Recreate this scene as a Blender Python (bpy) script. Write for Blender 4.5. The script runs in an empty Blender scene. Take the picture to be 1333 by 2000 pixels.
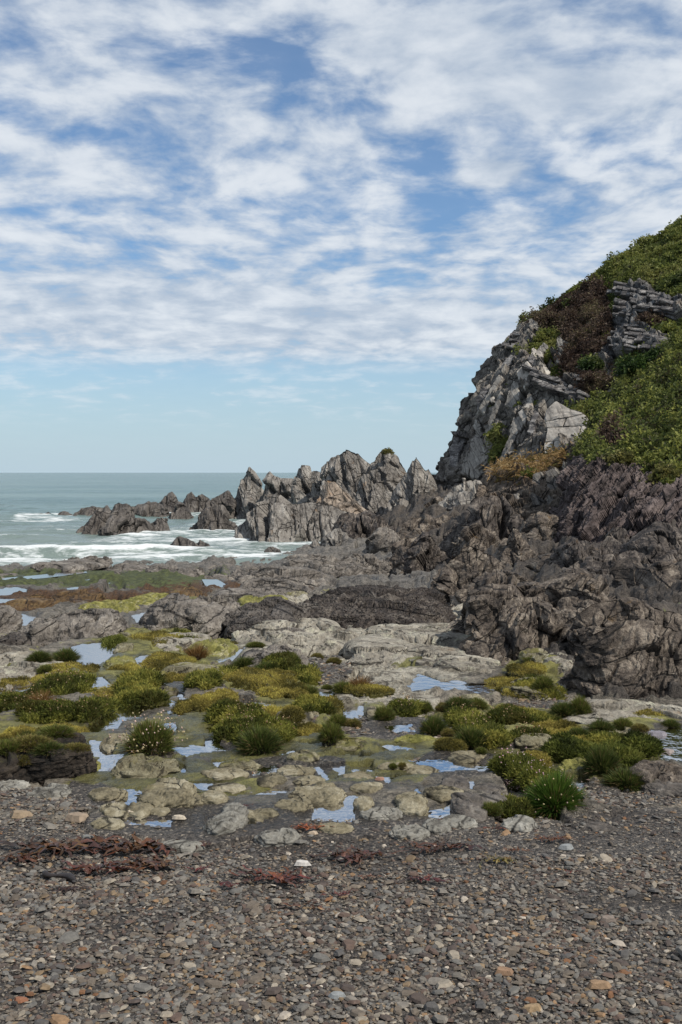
import bpy, math, random
import numpy as np
from mathutils import Vector
from mathutils.bvhtree import BVHTree
R = math.radians
scene = bpy.context.scene
C = scene.collection

# ------------------------------------------------------------------ camera
F, CX, HY, EYE = 1944.0, 666.5, 923.0, 1.6
cam_d = bpy.data.cameras.new('camera'); cam = bpy.data.objects.new('camera', cam_d); C.objects.link(cam)
cam_d.sensor_fit = 'VERTICAL'; cam_d.sensor_height = 36.0; cam_d.lens = F / 2000 * 36.0
cam_d.shift_y = -(1000 - HY) / 2000; cam_d.clip_start = 0.05; cam_d.clip_end = 60000
cam.location = (0, 0, EYE); cam.rotation_euler = (R(90), 0, 0)
scene.camera = cam
# ------------------------------------------------------------------ light
SUN_EL, SUN_AZ = R(50), R(124)          # azimuth from +Y towards +X
sd = bpy.data.lights.new('sun', 'SUN'); sd.energy = 4.8; sd.angle = R(1.0); sd.color = (1.0, 0.93, 0.82)
sun = bpy.data.objects.new('sun', sd); C.objects.link(sun)
sdir = Vector((math.sin(SUN_AZ) * math.cos(SUN_EL), math.cos(SUN_AZ) * math.cos(SUN_EL), math.sin(SUN_EL)))
sun.rotation_euler = sdir.to_track_quat('Z', 'Y').to_euler(); sun.location = (30, 0, 40)
vs = scene.view_settings
vs.view_transform = 'Standard'; vs.look = 'None'; vs.exposure = 0.08; vs.gamma = 1.0; vs.use_curve_mapping = False
try: scene.cycles.max_bounces = 6; scene.cycles.transparent_max_bounces = 12
except Exception: pass

# ------------------------------------------------------------------ node helper
class NT:
    def __init__(s, tree): s.t = tree; s.n = tree.nodes; s.l = tree.links
    def add(s, typ, props=None, **ins):
        n = s.n.new(typ)
        for k, v in (props or {}).items(): setattr(n, k, v)
        for k, v in ins.items(): s.put(n, k, v)
        return n
    def put(s, n, k, v):
        key = int(k[1:]) if k[0] == 'i' and k[1:].isdigit() else k.replace('_', ' ')
        sk = n.inputs[key]
        if hasattr(v, 'is_output') or isinstance(v, bpy.types.NodeSocket): s.l.new(v, sk)
        elif isinstance(v, bpy.types.Node): s.l.new(v.outputs[0], sk)
        else:
            if sk.type == 'RGBA' and len(v) == 3: v = (*v, 1)
            sk.default_value = v
    def math(s, op, a, b=0.0, clamp=False):
        n = s.n.new('ShaderNodeMath'); n.operation = op; n.use_clamp = clamp
        s.put(n, 'i0', a); s.put(n, 'i1', b); return n.outputs[0]
    def vmath(s, op, a, b=(0, 0, 0), out=0):
        n = s.n.new('ShaderNodeVectorMath'); n.operation = op
        s.put(n, 'i0', a); s.put(n, 'i1', b); return n.outputs[out]
    def mix(s, f, a, b):
        n = s.n.new('ShaderNodeMix'); n.data_type = 'RGBA'
        s.put(n, 'i0', f); s.put(n, 'i6', a); s.put(n, 'i7', b); return n.outputs[2]
    def noise(s, vec, scale, detail=5.0, rough=0.55, dist=0.0, typ='FBM'):
        n = s.n.new('ShaderNodeTexNoise'); n.noise_dimensions = '3D'
        try: n.noise_type = typ
        except Exception: pass
        s.put(n, 'Vector', vec); s.put(n, 'Scale', scale); s.put(n, 'Detail', detail)
        s.put(n, 'Roughness', rough); s.put(n, 'Distortion', dist); return n.outputs[0]
    def ramp(s, v, lo, hi, a=0.0, b=1.0, smooth=True):
        n = s.n.new('ShaderNodeMapRange'); n.interpolation_type = 'SMOOTHSTEP' if smooth else 'LINEAR'
        s.put(n, 'i0', v); s.put(n, 'i1', lo); s.put(n, 'i2', hi); s.put(n, 'i3', a); s.put(n, 'i4', b); return n.outputs[0]
    def attr(s, name, out=2):
        n = s.n.new('ShaderNodeAttribute'); n.attribute_name = name; return n.outputs[out]

# ------------------------------------------------------------------ world: Nishita sky with a cloud sheet
w = bpy.data.worlds.new('World'); scene.world = w; w.use_nodes = True
T = NT(w.node_tree); T.n.clear()
out = T.add('ShaderNodeOutputWorld')
sky = T.add('ShaderNodeTexSky', dict(sky_type='NISHITA', sun_disc=False, sun_elevation=SUN_EL, sun_rotation=SUN_AZ,
            altitude=0.0, air_density=1.0, dust_density=0.35, ozone_density=2.5))
tc = T.add('ShaderNodeTexCoord')
sep = T.add('ShaderNodeSeparateXYZ', Vector=tc.outputs['Generated'])
zc = T.math('ADD', T.math('MAXIMUM', sep.outputs[2], 0.0), 0.15)
inv = T.math('DIVIDE', 1.0, zc)
comb = T.add('ShaderNodeCombineXYZ', X=T.math('MULTIPLY', sep.outputs[0], inv), Y=T.math('MULTIPLY', sep.outputs[1], inv), Z=0.0)
P = comb.outputs[0]
warp = T.add('ShaderNodeTexNoise', Vector=P, Scale=1.6, Detail=3.0)
Pw = T.vmath('ADD', P, T.vmath('MULTIPLY', T.vmath('SUBTRACT', warp.outputs[1], (0.5, 0.5, 0.5)), (0.22, 0.22, 0)))
big = T.noise(T.vmath('MULTIPLY', Pw, (1.0, 0.8, 1)), 2.0, 3.0, 0.5)
Ps = T.vmath('MULTIPLY', Pw, (1.0, 0.95, 1))
mid = T.noise(Ps, 6.4, 7.0, 0.56, 0.1)
fine = T.noise(T.vmath('MULTIPLY', Pw, (1.0, 1.15, 1)), 19.0, 5.0, 0.62, 0.1)
dens = T.math('ADD', T.math('MULTIPLY', big, 0.50), T.math('ADD', T.math('MULTIPLY', mid, 0.80), T.math('MULTIPLY', fine, 0.17)))
def blob(px, py, rx, ry, amt):
    global dens
    Z = (HY - py) / F; X = (px - CX) / F
    n_ = math.sqrt(1 + X * X + Z * Z); Z = Z + 0.15 * n_; c = (X / Z, 1 / Z, 0); s = (Z * F / rx, Z * Z * F / ry, 0)
    d = T.vmath('LENGTH', T.vmath('MULTIPLY', T.vmath('SUBTRACT', Pw, c), s), out=1)
    dens = T.math('ADD', dens, T.ramp(d, 0.0, 1.7, amt * (0.55 if amt < 0 else 1), 0.0))
for b in ((430, 95, 150, 60, -.34), (560, 150, 110, 40, -.22), (815, 310, 90, 42, -.26), (10, 215, 70, 60, -.22), (205, 278, 80, 26, -.2),
          (680, 225, 90, 30, -.14), (20, 80, 110, 55, -.24), (1200, 295, 190, 40, -.2), (940, 382, 120, 30, -.18),
          (1290, 180, 80, 40, -.14), (740, 565, 80, 26, -.2), (650, 390, 260, 60, -.14), (100, 420, 160, 36, -.1), (1090, 490, 130, 24, -.14),
          (850, 90, 190, 70, .2), (1120, 190, 230, 50, .2), (965, 325, 60, 34, .24), (700, 640, 500, 60, .16), (250, 600, 420, 70, .14)):
    blob(*b)
cov = T.ramp(dens, 0.47, 0.83)
# clear band low over the horizon, thin haze beneath it
elev = sep.outputs[2]
edge = T.math('ADD', elev, T.math('MULTIPLY', T.math('SUBTRACT', mid, 0.5), 0.022))
lowclear = T.ramp(edge, 0.088, 0.128)
wisps = T.math('MULTIPLY', T.math('MULTIPLY', T.ramp(dens, 0.68, 0.95), 0.45), T.ramp(elev, 0.03, 0.08))
cov = T.math('MAXIMUM', T.math('MULTIPLY', cov, lowclear), wisps)
shade = T.ramp(T.math('ADD', T.math('MULTIPLY', mid, 0.65), T.math('MULTIPLY', big, 0.35)), 0.36, 0.66)
cov = T.math('MAXIMUM', cov, T.ramp(elev, 0.02, 0.2, 0.02, 0.16))
ccol = T.mix(shade, (0.42, 0.50, 0.61), (0.75, 0.79, 0.835))
bgs = T.add('ShaderNodeBackground', Color=T.mix(0.55, sky.outputs[0], T.vmath('MULTIPLY', sky.outputs[0], (0.42, 0.84, 1.12))), Strength=0.11)
bgc = T.add('ShaderNodeBackground', Color=ccol, Strength=1.0)
hz = T.ramp(elev, -0.03, 0.22, 1.0, 0.0)
bgh = T.add('ShaderNodeBackground', Color=(0.46, 0.585, 0.67), Strength=1.0)
m1 = T.add('ShaderNodeMixShader', i0=hz, i1=bgs.outputs[0], i2=bgh.outputs[0])
m2 = T.add('ShaderNodeMixShader', i0=T.math('MULTIPLY', cov, 0.93), i1=m1.outputs[0], i2=bgc.outputs[0])
T.l.new(m2.outputs[0], out.inputs[0])

# ------------------------------------------------------------------ numpy noise
def _hash(i, j, k, seed):
    h = (i.astype(np.int64) * 374761393 + j.astype(np.int64) * 668265263 + k.astype(np.int64) * 2147483647 + seed * 974634777) & 0xffffffff
    h = ((h ^ (h >> 13)) * 1274126177) & 0xffffffff
    h = ((h ^ (h >> 16)) * 2246822519) & 0xffffffff
    return h ^ (h >> 15)
_G = np.random.RandomState(5).normal(size=(256, 3)); _G /= np.linalg.norm(_G, axis=1)[:, None]
def perlin(p, seed=0):
    p = np.asarray(p, float); f0 = np.floor(p); f = p - f0; i = f0.astype(np.int64)
    u = f * f * f * (f * (f * 6 - 15) + 10); r = 0
    for a in (0, 1):
        for b in (0, 1):
            for c in (0, 1):
                g = _G[_hash(i[:, 0] + a, i[:, 1] + b, i[:, 2] + c, seed) & 255]
                d = g[:, 0] * (f[:, 0] - a) + g[:, 1] * (f[:, 1] - b) + g[:, 2] * (f[:, 2] - c)
                wt = (u[:, 0] if a else 1 - u[:, 0]) * (u[:, 1] if b else 1 - u[:, 1]) * (u[:, 2] if c else 1 - u[:, 2])
                r = r + d * wt
    return r * 1.5
def fbm(p, oct=4, seed=0, gain=0.5, ridged=False):
    r = 0; a = 1.0; p = np.asarray(p, float)
    for o in range(oct):
        n = perlin(p, seed + o)
        r = r + a * ((1 - 2 * np.abs(n)) if ridged else n); p = p * 2.03; a *= gain
    return r
def facet(p, seed=0):
    """nearest jittered cell: tilted-plane value, F1, F2"""
    p = np.asarray(p, float); i0 = np.floor(p).astype(np.int64); n = len(p)
    f1 = np.full(n, 9.0); f2 = np.full(n, 9.0); val = np.zeros(n)
    for a in (-1, 0, 1):
        for b in (-1, 0, 1):
            for c in (-1, 0, 1):
                I = i0[:, 0] + a; J = i0[:, 1] + b; K = i0[:, 2] + c
                h = _hash(I, J, K, seed)
                cx = I + (h & 255) / 255.0; cy = J + ((h >> 8) & 255) / 255.0; cz = K + ((h >> 16) & 255) / 255.0
                dx = p[:, 0] - cx; dy = p[:, 1] - cy; dz = p[:, 2] - cz
                d = dx * dx + dy * dy + dz * dz
                g = _G[(h >> 24) & 255]
                v = ((h >> 4) & 1023) / 511.5 - 1 + 0.9 * (g[:, 0] * dx + g[:, 1] * dy + g[:, 2] * dz)
                near = d < f1
                f2 = np.where(near, f1, np.minimum(f2, d)); val = np.where(near, v, val); f1 = np.where(near, d, f1)
    return val, np.sqrt(f1), np.sqrt(f2)
def smooth01(x, a, b):
    t = np.clip((x - a) / (b - a), 0, 1); return t * t * (3 - 2 * t)
def frame(n):
    n = np.array(n, float); n /= np.linalg.norm(n); a = np.cross(n, (0, 0, 1.0)); a /= np.linalg.norm(a); b = np.cross(n, a)
    return np.stack([a, b, n])
BED = frame((-0.72, -0.38, 0.55)); BED2 = frame((0.78, -0.35, 0.5)); BED3 = frame((-0.25, -0.3, 0.9)); BED4 = frame((-0.86, -0.12, 0.46)); BED5 = frame((-0.5, -0.3, 0.8))
def rock_disp(P, size, seed, bed=BED, kf=1.0, ks=1.0, kn=1.0, k2=1.0):
    """displacement of a layered slate surface; size = feature size in metres"""
    q = P @ bed.T
    wv = fbm(P / (size * 2.2), 2, seed + 31)
    qa = q / (size * np.array([2.9, 1.6, 0.6])) + wv[:, None] * 0.35
    v, f1, f2 = facet(qa, seed)
    d = 0.34 * size * kf * v
    d -= 0.13 * size * kf * np.exp(-((f2 - f1) / 0.05) ** 2)
    v2, g1, g2 = facet(qa * 3.1 + 7.7, seed + 3)
    d += 0.13 * size * kf * k2 * v2 - 0.05 * size * kf * k2 * np.exp(-((g2 - g1) / 0.05) ** 2)
    v3, h1_, h2_ = facet(qa * np.array([6.0, 7.5, 9.0]) + 1.3, seed + 5)
    d += 0.04 * size * kf * k2 * v3
    s = q[:, 2] / (0.22 * size) + wv * 1.6 + 0.25 * fbm(P / (size * .6), 2, seed + 4)
    k = np.floor(s); fr = s - k
    h0 = (_hash(k, k * 0, k * 0, seed + 9) & 1023) / 1023.0; h1 = (_hash(k + 1, k * 0, k * 0, seed + 9) & 1023) / 1023.0
    d += 0.14 * size * ks * (h0 + (h1 - h0) * smooth01(fr, 0.8, 1.0) - 0.5)
    s2 = q[:, 2] / (0.075 * size) + wv * 2.5 + 0.5 * fbm(P / (size * .5), 2, seed + 6); k = np.floor(s2); fr = s2 - k
    h0 = (_hash(k, k * 0, k * 0, seed + 19) & 1023) / 1023.0; h1 = (_hash(k + 1, k * 0, k * 0, seed + 19) & 1023) / 1023.0
    d += 0.075 * size * ks * (h0 + (h1 - h0) * smooth01(fr, 0.7, 1.0) - 0.5)
    d += 0.075 * size * kn * fbm(P / (size * 0.35), 4, seed + 17, 0.62)
    return d

# ------------------------------------------------------------------ mesh helpers
def mesh_np(name, V, polys=None, quads=None, tris=None, smooth=True, attrs=None):
    me = bpy.data.meshes.new(name); V = np.asarray(V, np.float32)
    me.vertices.add(len(V)); me.vertices.foreach_set('co', V.ravel())
    idx = []; tot = []
    if quads is not None and len(quads): idx.append(np.asarray(quads, np.int32).ravel()); tot.append(np.full(len(quads), 4, np.int32))
    if tris is not None and len(tris): idx.append(np.asarray(tris, np.int32).ravel()); tot.append(np.full(len(tris), 3, np.int32))
    idx = np.concatenate(idx); tot = np.concatenate(tot); st = np.concatenate([[0], np.cumsum(tot)[:-1]]).astype(np.int32)
    me.loops.add(len(idx)); me.loops.foreach_set('vertex_index', idx)
    me.polygons.add(len(tot)); me.polygons.foreach_set('loop_start', st); me.polygons.foreach_set('loop_total', tot)
    me.polygons.foreach_set('use_smooth', np.full(len(tot), smooth, bool))
    for k, a in (attrs or {}).items():
        a = np.asarray(a, np.float32)
        if a.ndim == 1:
            at = me.attributes.new(k, 'FLOAT', 'POINT'); at.data.foreach_set('value', a)
        else:
            at = me.attributes.new(k, 'FLOAT_COLOR', 'POINT')
            at.data.foreach_set('color', np.concatenate([a, np.ones((len(a), 4 - a.shape[1]), np.float32)], 1).ravel())
    me.update(calc_edges=True); me.validate(); return me
def grid_quads(nv, nu, wrap=False):
    i = np.arange(nv - 1)[:, None]; j = np.arange(nu if wrap else nu - 1)[None, :]; j2 = (j + 1) % nu
    a = i * nu + j; b = i * nu + j2; c = (i + 1) * nu + j2; d = (i + 1) * nu + j
    return np.stack([a, b, c, d], -1).reshape(-1, 4)
def link(name, me, mat=None, parent=None, loc=None):
    o = bpy.data.objects.new(name, me); C.objects.link(o)
    if mat is not None and me is not None and not me.materials: me.materials.append(mat)
    if parent is not None: o.parent = parent
    if loc is not None: o.location = loc
    return o
def tag(o, label=None, cat=None, group=None, kind=None):
    for k, v in (('label', label), ('category', cat), ('group', group), ('kind', kind)):
        if v: o[k] = v
    return o
def grid_normals(G):
    du = np.gradient(G, axis=1); dv = np.gradient(G, axis=0); n = np.cross(du, dv)
    return n / (np.linalg.norm(n, axis=2, keepdims=True) + 1e-9)
def proj(V):
    y = np.maximum(V[:, 1], 0.05); return CX + F * V[:, 0] / y, HY + F * (EYE - V[:, 2]) / y
def unp(px, py, Y): return np.array([(px - CX) / F * Y, Y, EYE - (py - HY) / F * Y])
def resample(pts, n):
    pts = np.asarray(pts, float); d = np.r_[0, np.cumsum(np.linalg.norm(np.diff(pts, axis=0), axis=1))]
    t = np.linspace(0, d[-1], n); return np.stack([np.interp(t, d, pts[:, k]) for k in range(pts.shape[1])], 1)

# ------------------------------------------------------------------ materials
MATS = {}
def new_mat(name):
    m = bpy.data.materials.new(name); m.use_nodes = True; t = NT(m.node_tree); t.n.clear()
    o = t.add('ShaderNodeOutputMaterial'); p = t.add('ShaderNodeBsdfPrincipled'); t.l.new(p.outputs[0], o.inputs[0])
    MATS[name] = m; return m, t, p, o
def bed_coord(t, bed, stretch=(0.22, 0.4, 1.6)):
    g = t.add('ShaderNodeNewGeometry'); pos = g.outputs['Position']
    c = t.add('ShaderNodeCombineXYZ')
    for k in range(3):
        t.l.new(t.math('MULTIPLY', t.vmath('DOT_PRODUCT', pos, tuple(bed[k]), out=1), stretch[k]), c.inputs[k])
    return pos, c.outputs[0], g
def rock_mat(name, dark, base, pale, sc=1.0, bed=BED, ochre=0.0, ochre_col=(0.20, 0.105, 0.035), moss=0.0, moss_col=(0.075, 0.085, 0.015),
             moss2=(0.16, 0.15, 0.03), white=0.0, bump=1.0, rough=0.85, pits=0.0, spec=0.3, moss_sc=2.0, attr=False, crk=1.0):
    m, t, p, o = new_mat(name); pos, q, g = bed_coord(t, bed)
    n1 = t.noise(pos, 0.55 * sc, 6, 0.6); n2 = t.noise(q, 2.6 * sc, 7, 0.65, 0.3); n3 = t.noise(pos, 7.0 * sc, 5, 0.7); n4 = t.noise(pos, 38 * sc, 3, 0.7)
    f = t.math('ADD', t.math('MULTIPLY', n1, 0.4), t.math('ADD', t.math('MULTIPLY', n2, 0.55), t.math('MULTIPLY', n3, 0.38)))
    f = t.math('ADD', f, t.math('MULTIPLY', n4, 0.22))
    col = t.mix(t.ramp(f, 0.66, 0.78), dark, base); col = t.mix(t.ramp(f, 0.77, 0.92), col, pale)
    if ochre: col = t.mix(t.math('MULTIPLY', t.ramp(t.noise(pos, 0.9 * sc, 6, 0.65, 0.6), 0.66 - ochre * 0.3, 0.80 - ochre * 0.25), 0.75), col, ochre_col)
    vr = t.add('ShaderNodeTexVoronoi', dict(feature='DISTANCE_TO_EDGE'), Vector=t.vmath('ADD', q, t.vmath('MULTIPLY', pos, (0.12, .12, .12))), Scale=1.5 * sc)
    crack = t.math('MAXIMUM', t.ramp(vr.outputs[0], 0.0, 0.035), 1.0 - crk)
    col = t.mix(crack, tuple(x * 0.45 for x in dark), col)
    if white: col = t.mix(t.math('MULTIPLY', t.ramp(t.noise(pos, 2.3 * sc, 7, 0.7, 0.8), 0.62 - white * 0.25, 0.74 - white * 0.2), 0.8), col, (0.40, 0.39, 0.30))
    if moss:
        nz = t.add('ShaderNodeSeparateXYZ', Vector=g.outputs['Normal']).outputs[2]
        mk = t.math('ADD', t.noise(pos, moss_sc, 6, 0.62, 0.4), t.math('MULTIPLY', nz, 0.10))
        mk = t.ramp(mk, 0.86 - moss * 0.55, 0.97 - moss * 0.5)
        col = t.mix(mk, col, t.mix(t.ramp(t.noise(pos, 9, 5, 0.7), 0.35, 0.7), moss_col, moss2))
    if attr:
        a = t.attr('veg', 2); mk = t.ramp(t.math('ADD', a, t.math('MULTIPLY', t.math('SUBTRACT', n3, 0.5), 0.7)), 0.35, 0.62)
        col = t.mix(mk, col, t.mix(t.ramp(n2, 0.35, 0.7), (0.028, 0.032, 0.010), (0.062, 0.06, 0.02)))
        b = t.attr('brown', 2); mk = t.ramp(t.math('ADD', b, t.math('MULTIPLY', t.math('SUBTRACT', n3, 0.5), 0.7)), 0.35, 0.62)
        col = t.mix(mk, col, t.mix(t.ramp(n2, 0.35, 0.7), (0.022, 0.014, 0.011), (0.06, 0.042, 0.03)))
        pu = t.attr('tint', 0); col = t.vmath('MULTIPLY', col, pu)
    h = t.math('ADD', t.math('MULTIPLY', n2, 0.5), t.math('ADD', t.math('MULTIPLY', n3, 0.22), t.math('MULTIPLY', n4, 0.07)))
    h = t.math('ADD', h, t.math('MULTIPLY', crack, 0.12))
    if pits:
        vp = t.add('ShaderNodeTexVoronoi', Vector=pos, Scale=26.0); pk = t.ramp(vp.outputs[0], 0.15, 0.5)
        h = t.math('ADD', h, t.math('MULTIPLY', pk, 0.25 * pits)); col = t.mix(t.math('MULTIPLY', t.math('SUBTRACT', 1.0, pk), 0.6 * pits), col, tuple(x * 0.4 for x in dark))
    bp = t.add('ShaderNodeBump', Strength=min(1.0, 0.9 * bump), Distance=0.30 / sc * bump, Height=h)
    t.put(p, 'Base_Color', col); t.put(p, 'Normal', bp.outputs[0]); t.put(p, 'Roughness', rough); t.put(p, 'Specular_IOR_Level', spec)
    return m
M_pin = rock_mat('slate_pinnacle', (0.055, 0.05, 0.046), (0.165, 0.152, 0.138), (0.30, 0.283, 0.258), 0.9, BED2, ochre=0.16)
M_ora = rock_mat('slate_ochre', (0.07, 0.06, 0.05), (0.22, 0.18, 0.145), (0.36, 0.31, 0.26), 0.9, BED2, ochre=0.45, ochre_col=(0.26, 0.15, 0.075))
M_sea = rock_mat('slate_wet', (0.025, 0.022, 0.021), (0.080, 0.071, 0.064), (0.16, 0.145, 0.13), 0.9, BED2, ochre=0.06, rough=0.7)
M_cliff = rock_mat('slate_cliff', (0.04, 0.036, 0.033), (0.145, 0.13, 0.115), (0.29, 0.268, 0.235), 0.7, BED4, ochre=0.22, attr=True)
M_slab = rock_mat('slate_slab', (0.17, 0.155, 0.14), (0.34, 0.31, 0.275), (0.46, 0.43, 0.385), 0.8, BED2, ochre=0.02, bump=0.5, crk=0.0)
M_slab2 = rock_mat('slate_slab_grey', (0.08, 0.074, 0.068), (0.205, 0.188, 0.168), (0.345, 0.325, 0.29), 0.9, BED2, ochre=0.05, bump=0.6)
M_plate = rock_mat('slate_plate', (0.035, 0.033, 0.035), (0.11, 0.102, 0.10), (0.36, 0.34, 0.32), 1.6, BED3, bump=0.8)
M_dark = rock_mat('slate_dark', (0.009, 0.007, 0.006), (0.055, 0.045, 0.039), (0.20, 0.172, 0.145), 2.6, BED, ochre=0.12, ochre_col=(0.14, 0.08, 0.03), rough=0.72)
M_dark2 = rock_mat('slate_brown', (0.010, 0.0075, 0.006), (0.075, 0.060, 0.048), (0.25, 0.212, 0.17), 3.0, BED5, ochre=0.16, ochre_col=(0.17, 0.10, 0.03), rough=0.75)
M_grey = rock_mat('shore_grey', (0.05, 0.044, 0.039), (0.145, 0.129, 0.113), (0.27, 0.245, 0.215), 1.6, BED3, pits=0.3, moss=0.02)
M_pit = rock_mat('shore_pitted', (0.025, 0.021, 0.019), (0.075, 0.065, 0.057), (0.15, 0.135, 0.12), 2.0, BED3, pits=1.0)
M_black = rock_mat('shore_black', (0.014, 0.011, 0.010), (0.050, 0.041, 0.036), (0.15, 0.13, 0.11), 2.6, BED3, pits=0.8, bump=1.2)
M_pale = rock_mat('shore_pale', (0.085, 0.075, 0.06), (0.22, 0.20, 0.165), (0.37, 0.345, 0.29), 2.4, BED3, white=0.35, ochre=0.15, ochre_col=(0.19, 0.12, 0.06), moss=0.10)
M_algae = rock_mat('shore_algae', (0.06, 0.05, 0.03), (0.15, 0.135, 0.085), (0.30, 0.275, 0.19), 3.0, BED3, moss=0.5, white=0.15, moss_col=(0.06, 0.058, 0.014), moss2=(0.175, 0.16, 0.05), moss_sc=4, rough=0.8)
M_yel = rock_mat('shore_yellow', (0.08, 0.07, 0.03), (0.2, 0.18, 0.09), (0.36, 0.34, 0.22), 3.5, BED3, moss=0.78, white=0.2, moss_col=(0.085, 0.085, 0.018), moss2=(0.25, 0.235, 0.07), moss_sc=5)
M_weed = rock_mat('shore_weed', (0.025, 0.015, 0.008), (0.09, 0.052, 0.02), (0.16, 0.11, 0.05), 4.0, BED3, moss=0.25, moss_col=(0.12, 0.115, 0.02), moss2=(0.26, 0.24, 0.06), bump=1.2, rough=0.6)
M_sl = rock_mat('slab_olive', (0.05, 0.043, 0.026), (0.148, 0.128, 0.082), (0.27, 0.245, 0.18), 4.5, BED3, moss=0.24, moss_col=(0.085, 0.078, 0.025), moss2=(0.17, 0.15, 0.055), bump=0.6, moss_sc=4, rough=0.75)
M_slg = rock_mat('slab_grey', (0.07, 0.065, 0.055), (0.165, 0.158, 0.138), (0.28, 0.27, 0.24), 6.0, frame((0.5, -0.5, 0.7)), bump=0.5, rough=0.75)
M_sld = rock_mat('slab_dark', (0.03, 0.026, 0.023), (0.085, 0.074, 0.064), (0.18, 0.165, 0.145), 5.0, BED3, bump=0.6, rough=0.65)
M_peat = rock_mat('peat', (0.007, 0.006, 0.005), (0.021, 0.016, 0.012), (0.06, 0.047, 0.035), 6.0, BED3, moss=0.42, moss_col=(0.03, 0.034, 0.007), moss2=(0.075, 0.075, 0.018), bump=1.0)

def attr_mat(name, rough=0.7, var=0.35, spec=0.3, bump=0.0, trans=0.0):
    m, t, p, o = new_mat(name)
    col = t.attr('col', 0); g = t.add('ShaderNodeNewGeometry')
    n = t.noise(g.outputs['Position'], 60, 4, 0.7)
    k = t.ramp(n, 0.2, 0.8, 1 - var, 1 + var)
    cc = t.vmath('SCALE', col); t.l.new(k, cc.node.inputs['Scale'])
    t.put(p, 'Base_Color', cc); t.put(p, 'Roughness', rough); t.put(p, 'Specular_IOR_Level', spec)
    if bump: t.put(p, 'Normal', t.add('ShaderNodeBump', Strength=0.6, Distance=bump, Height=n).outputs[0])
    if trans:
        tr = t.add('ShaderNodeBsdfTranslucent', Color=cc); mx = t.add('ShaderNodeMixShader', i0=trans, i1=p.outputs[0], i2=tr.outputs[0])
        t.l.new(mx.outputs[0], o.inputs[0])
    return m
M_stone = attr_mat('stones', 0.75, 0.3, 0.3, 0.004)
M_leaf = attr_mat('leaves', 0.6, 0.3, 0.25, 0.0, 0.42)
M_wrack = attr_mat('seaweed', 0.35, 0.5, 0.5, 0.004, 0.1)

# ------------------------------------------------------------------ ground height field
def zb(y): return -0.065 * np.maximum(0.0, y - 4.5) + 0.0
def gp_y(py):
    k = (py - HY) / F
    return 1.6 / k if 1.6 / k < 4.5 else (1.6 - 0.2925) / (k - 0.065)
SEA = -2.9
ctl = []
for y in (-4, 0, 2, 3.2, 4.4):
    for x in (-4, -1.5, 0, 1.5, 4): ctl.append((x, y, 0))
for y in (5.5, 7, 8.5, 10.5, 13, 17, 22, 28, 36, 44):
    for s in (-0.6, -0.35, -0.18, -0.02): ctl.append((s * y, y, zb(y)))
for y in (5.5, 6.6): ctl += [(0.2 * y, y, zb(y)), (0.4 * y, y, zb(y) + .02), (0.7 * y, y, .1)]
for y, x in ((7.3, 1.5), (8.5, 1.45), (10.5, 1.5), (13, 1.65), (17, 1.8), (21.5, 2.0)): ctl.append((x, y, zb(y)))
ctl += [(2.2, 8.4, -.2), (2.9, 8.4, -.15), (4.5, 8, 0), (2.35, 11, -.3), (3.6, 11, 0), (5.5, 11, .1), (2.7, 14, -.5), (4, 14, -.1), (6, 14, .1),
        (3.1, 20, -.9), (4.5, 20, -.4), (6.5, 20, -.1), (9, 20, .6), (3.9, 30, -1.3), (6, 30, -.4), (9, 28, .2), (13, 28, 1.2), (3.1, 37, -2.0), (5, 45, -1.4), (8, 45, -.1), (13, 45, 1.5),
        (-1, 47, -2.65), (2.2, 45, -2.2), (1, 58, -2.3), (4, 60, -1.5), (8, 60, .2), (14, 60, 2), (6, 80, -.3), (11, 80, 1), (3, 74, -1.8), (-2.2, 61, -3.0), (-6, 60, -4.2), (-.5, 70, -3.3), (-4, 76, -5), (0, 90, -5), (6, 100, -5),
        (-20, 47, -3.1), (-10, 50, -3.05), (-5, 53, -3.0), (-20, 53, -4.2), (-11, 57, -4.3), (-30, 60, -5), (-20, 75, -5.5), (-15, 100, -6), (14, 105, -4), (-30, 44, -2.9)]
ctl = np.array(ctl, float)
_S = np.array([1.0, 0.55])
def _phi(a, b): return np.sqrt((((a[:, None, :] - b[None]) * _S) ** 2).sum(2) + 0.02)
_W = np.linalg.solve(_phi(ctl[:, :2], ctl[:, :2]) + 1e-6 * np.eye(len(ctl)), ctl[:, 2] - zb(ctl[:, 1]))
def base_h(x, y):
    xy = np.stack([np.ravel(x), np.ravel(y)], 1).astype(float); r = np.empty(len(xy))
    for i in range(0, len(xy), 60000): r[i:i + 60000] = _phi(xy[i:i + 60000], ctl[:, :2]) @ _W
    return r + zb(xy[:, 1])
def ell(px, py, L):
    r = np.zeros(len(px))
    for cx, cy, rx, ry in L: r = np.maximum(r, 1 - smooth01(np.hypot((px - cx) / rx, (py - cy) / ry), 0.55, 1.25))
    return r
GRAVEL = [(630, 1310, 60, 32), (775, 1428, 120, 34), (1050, 1376, 70, 16), (560, 1508, 100, 24), (1160, 1412, 60, 16), (1230, 1555, 170, 26), (90, 1560, 170, 30),
          (300, 1345, 60, 12), (900, 1500, 100, 30), (980, 1460, 60, 14), (360, 1345, 40, 10), (590, 1410, 30, 30), (430, 1470, 40, 10), (640, 1500, 40, 10)]
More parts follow.
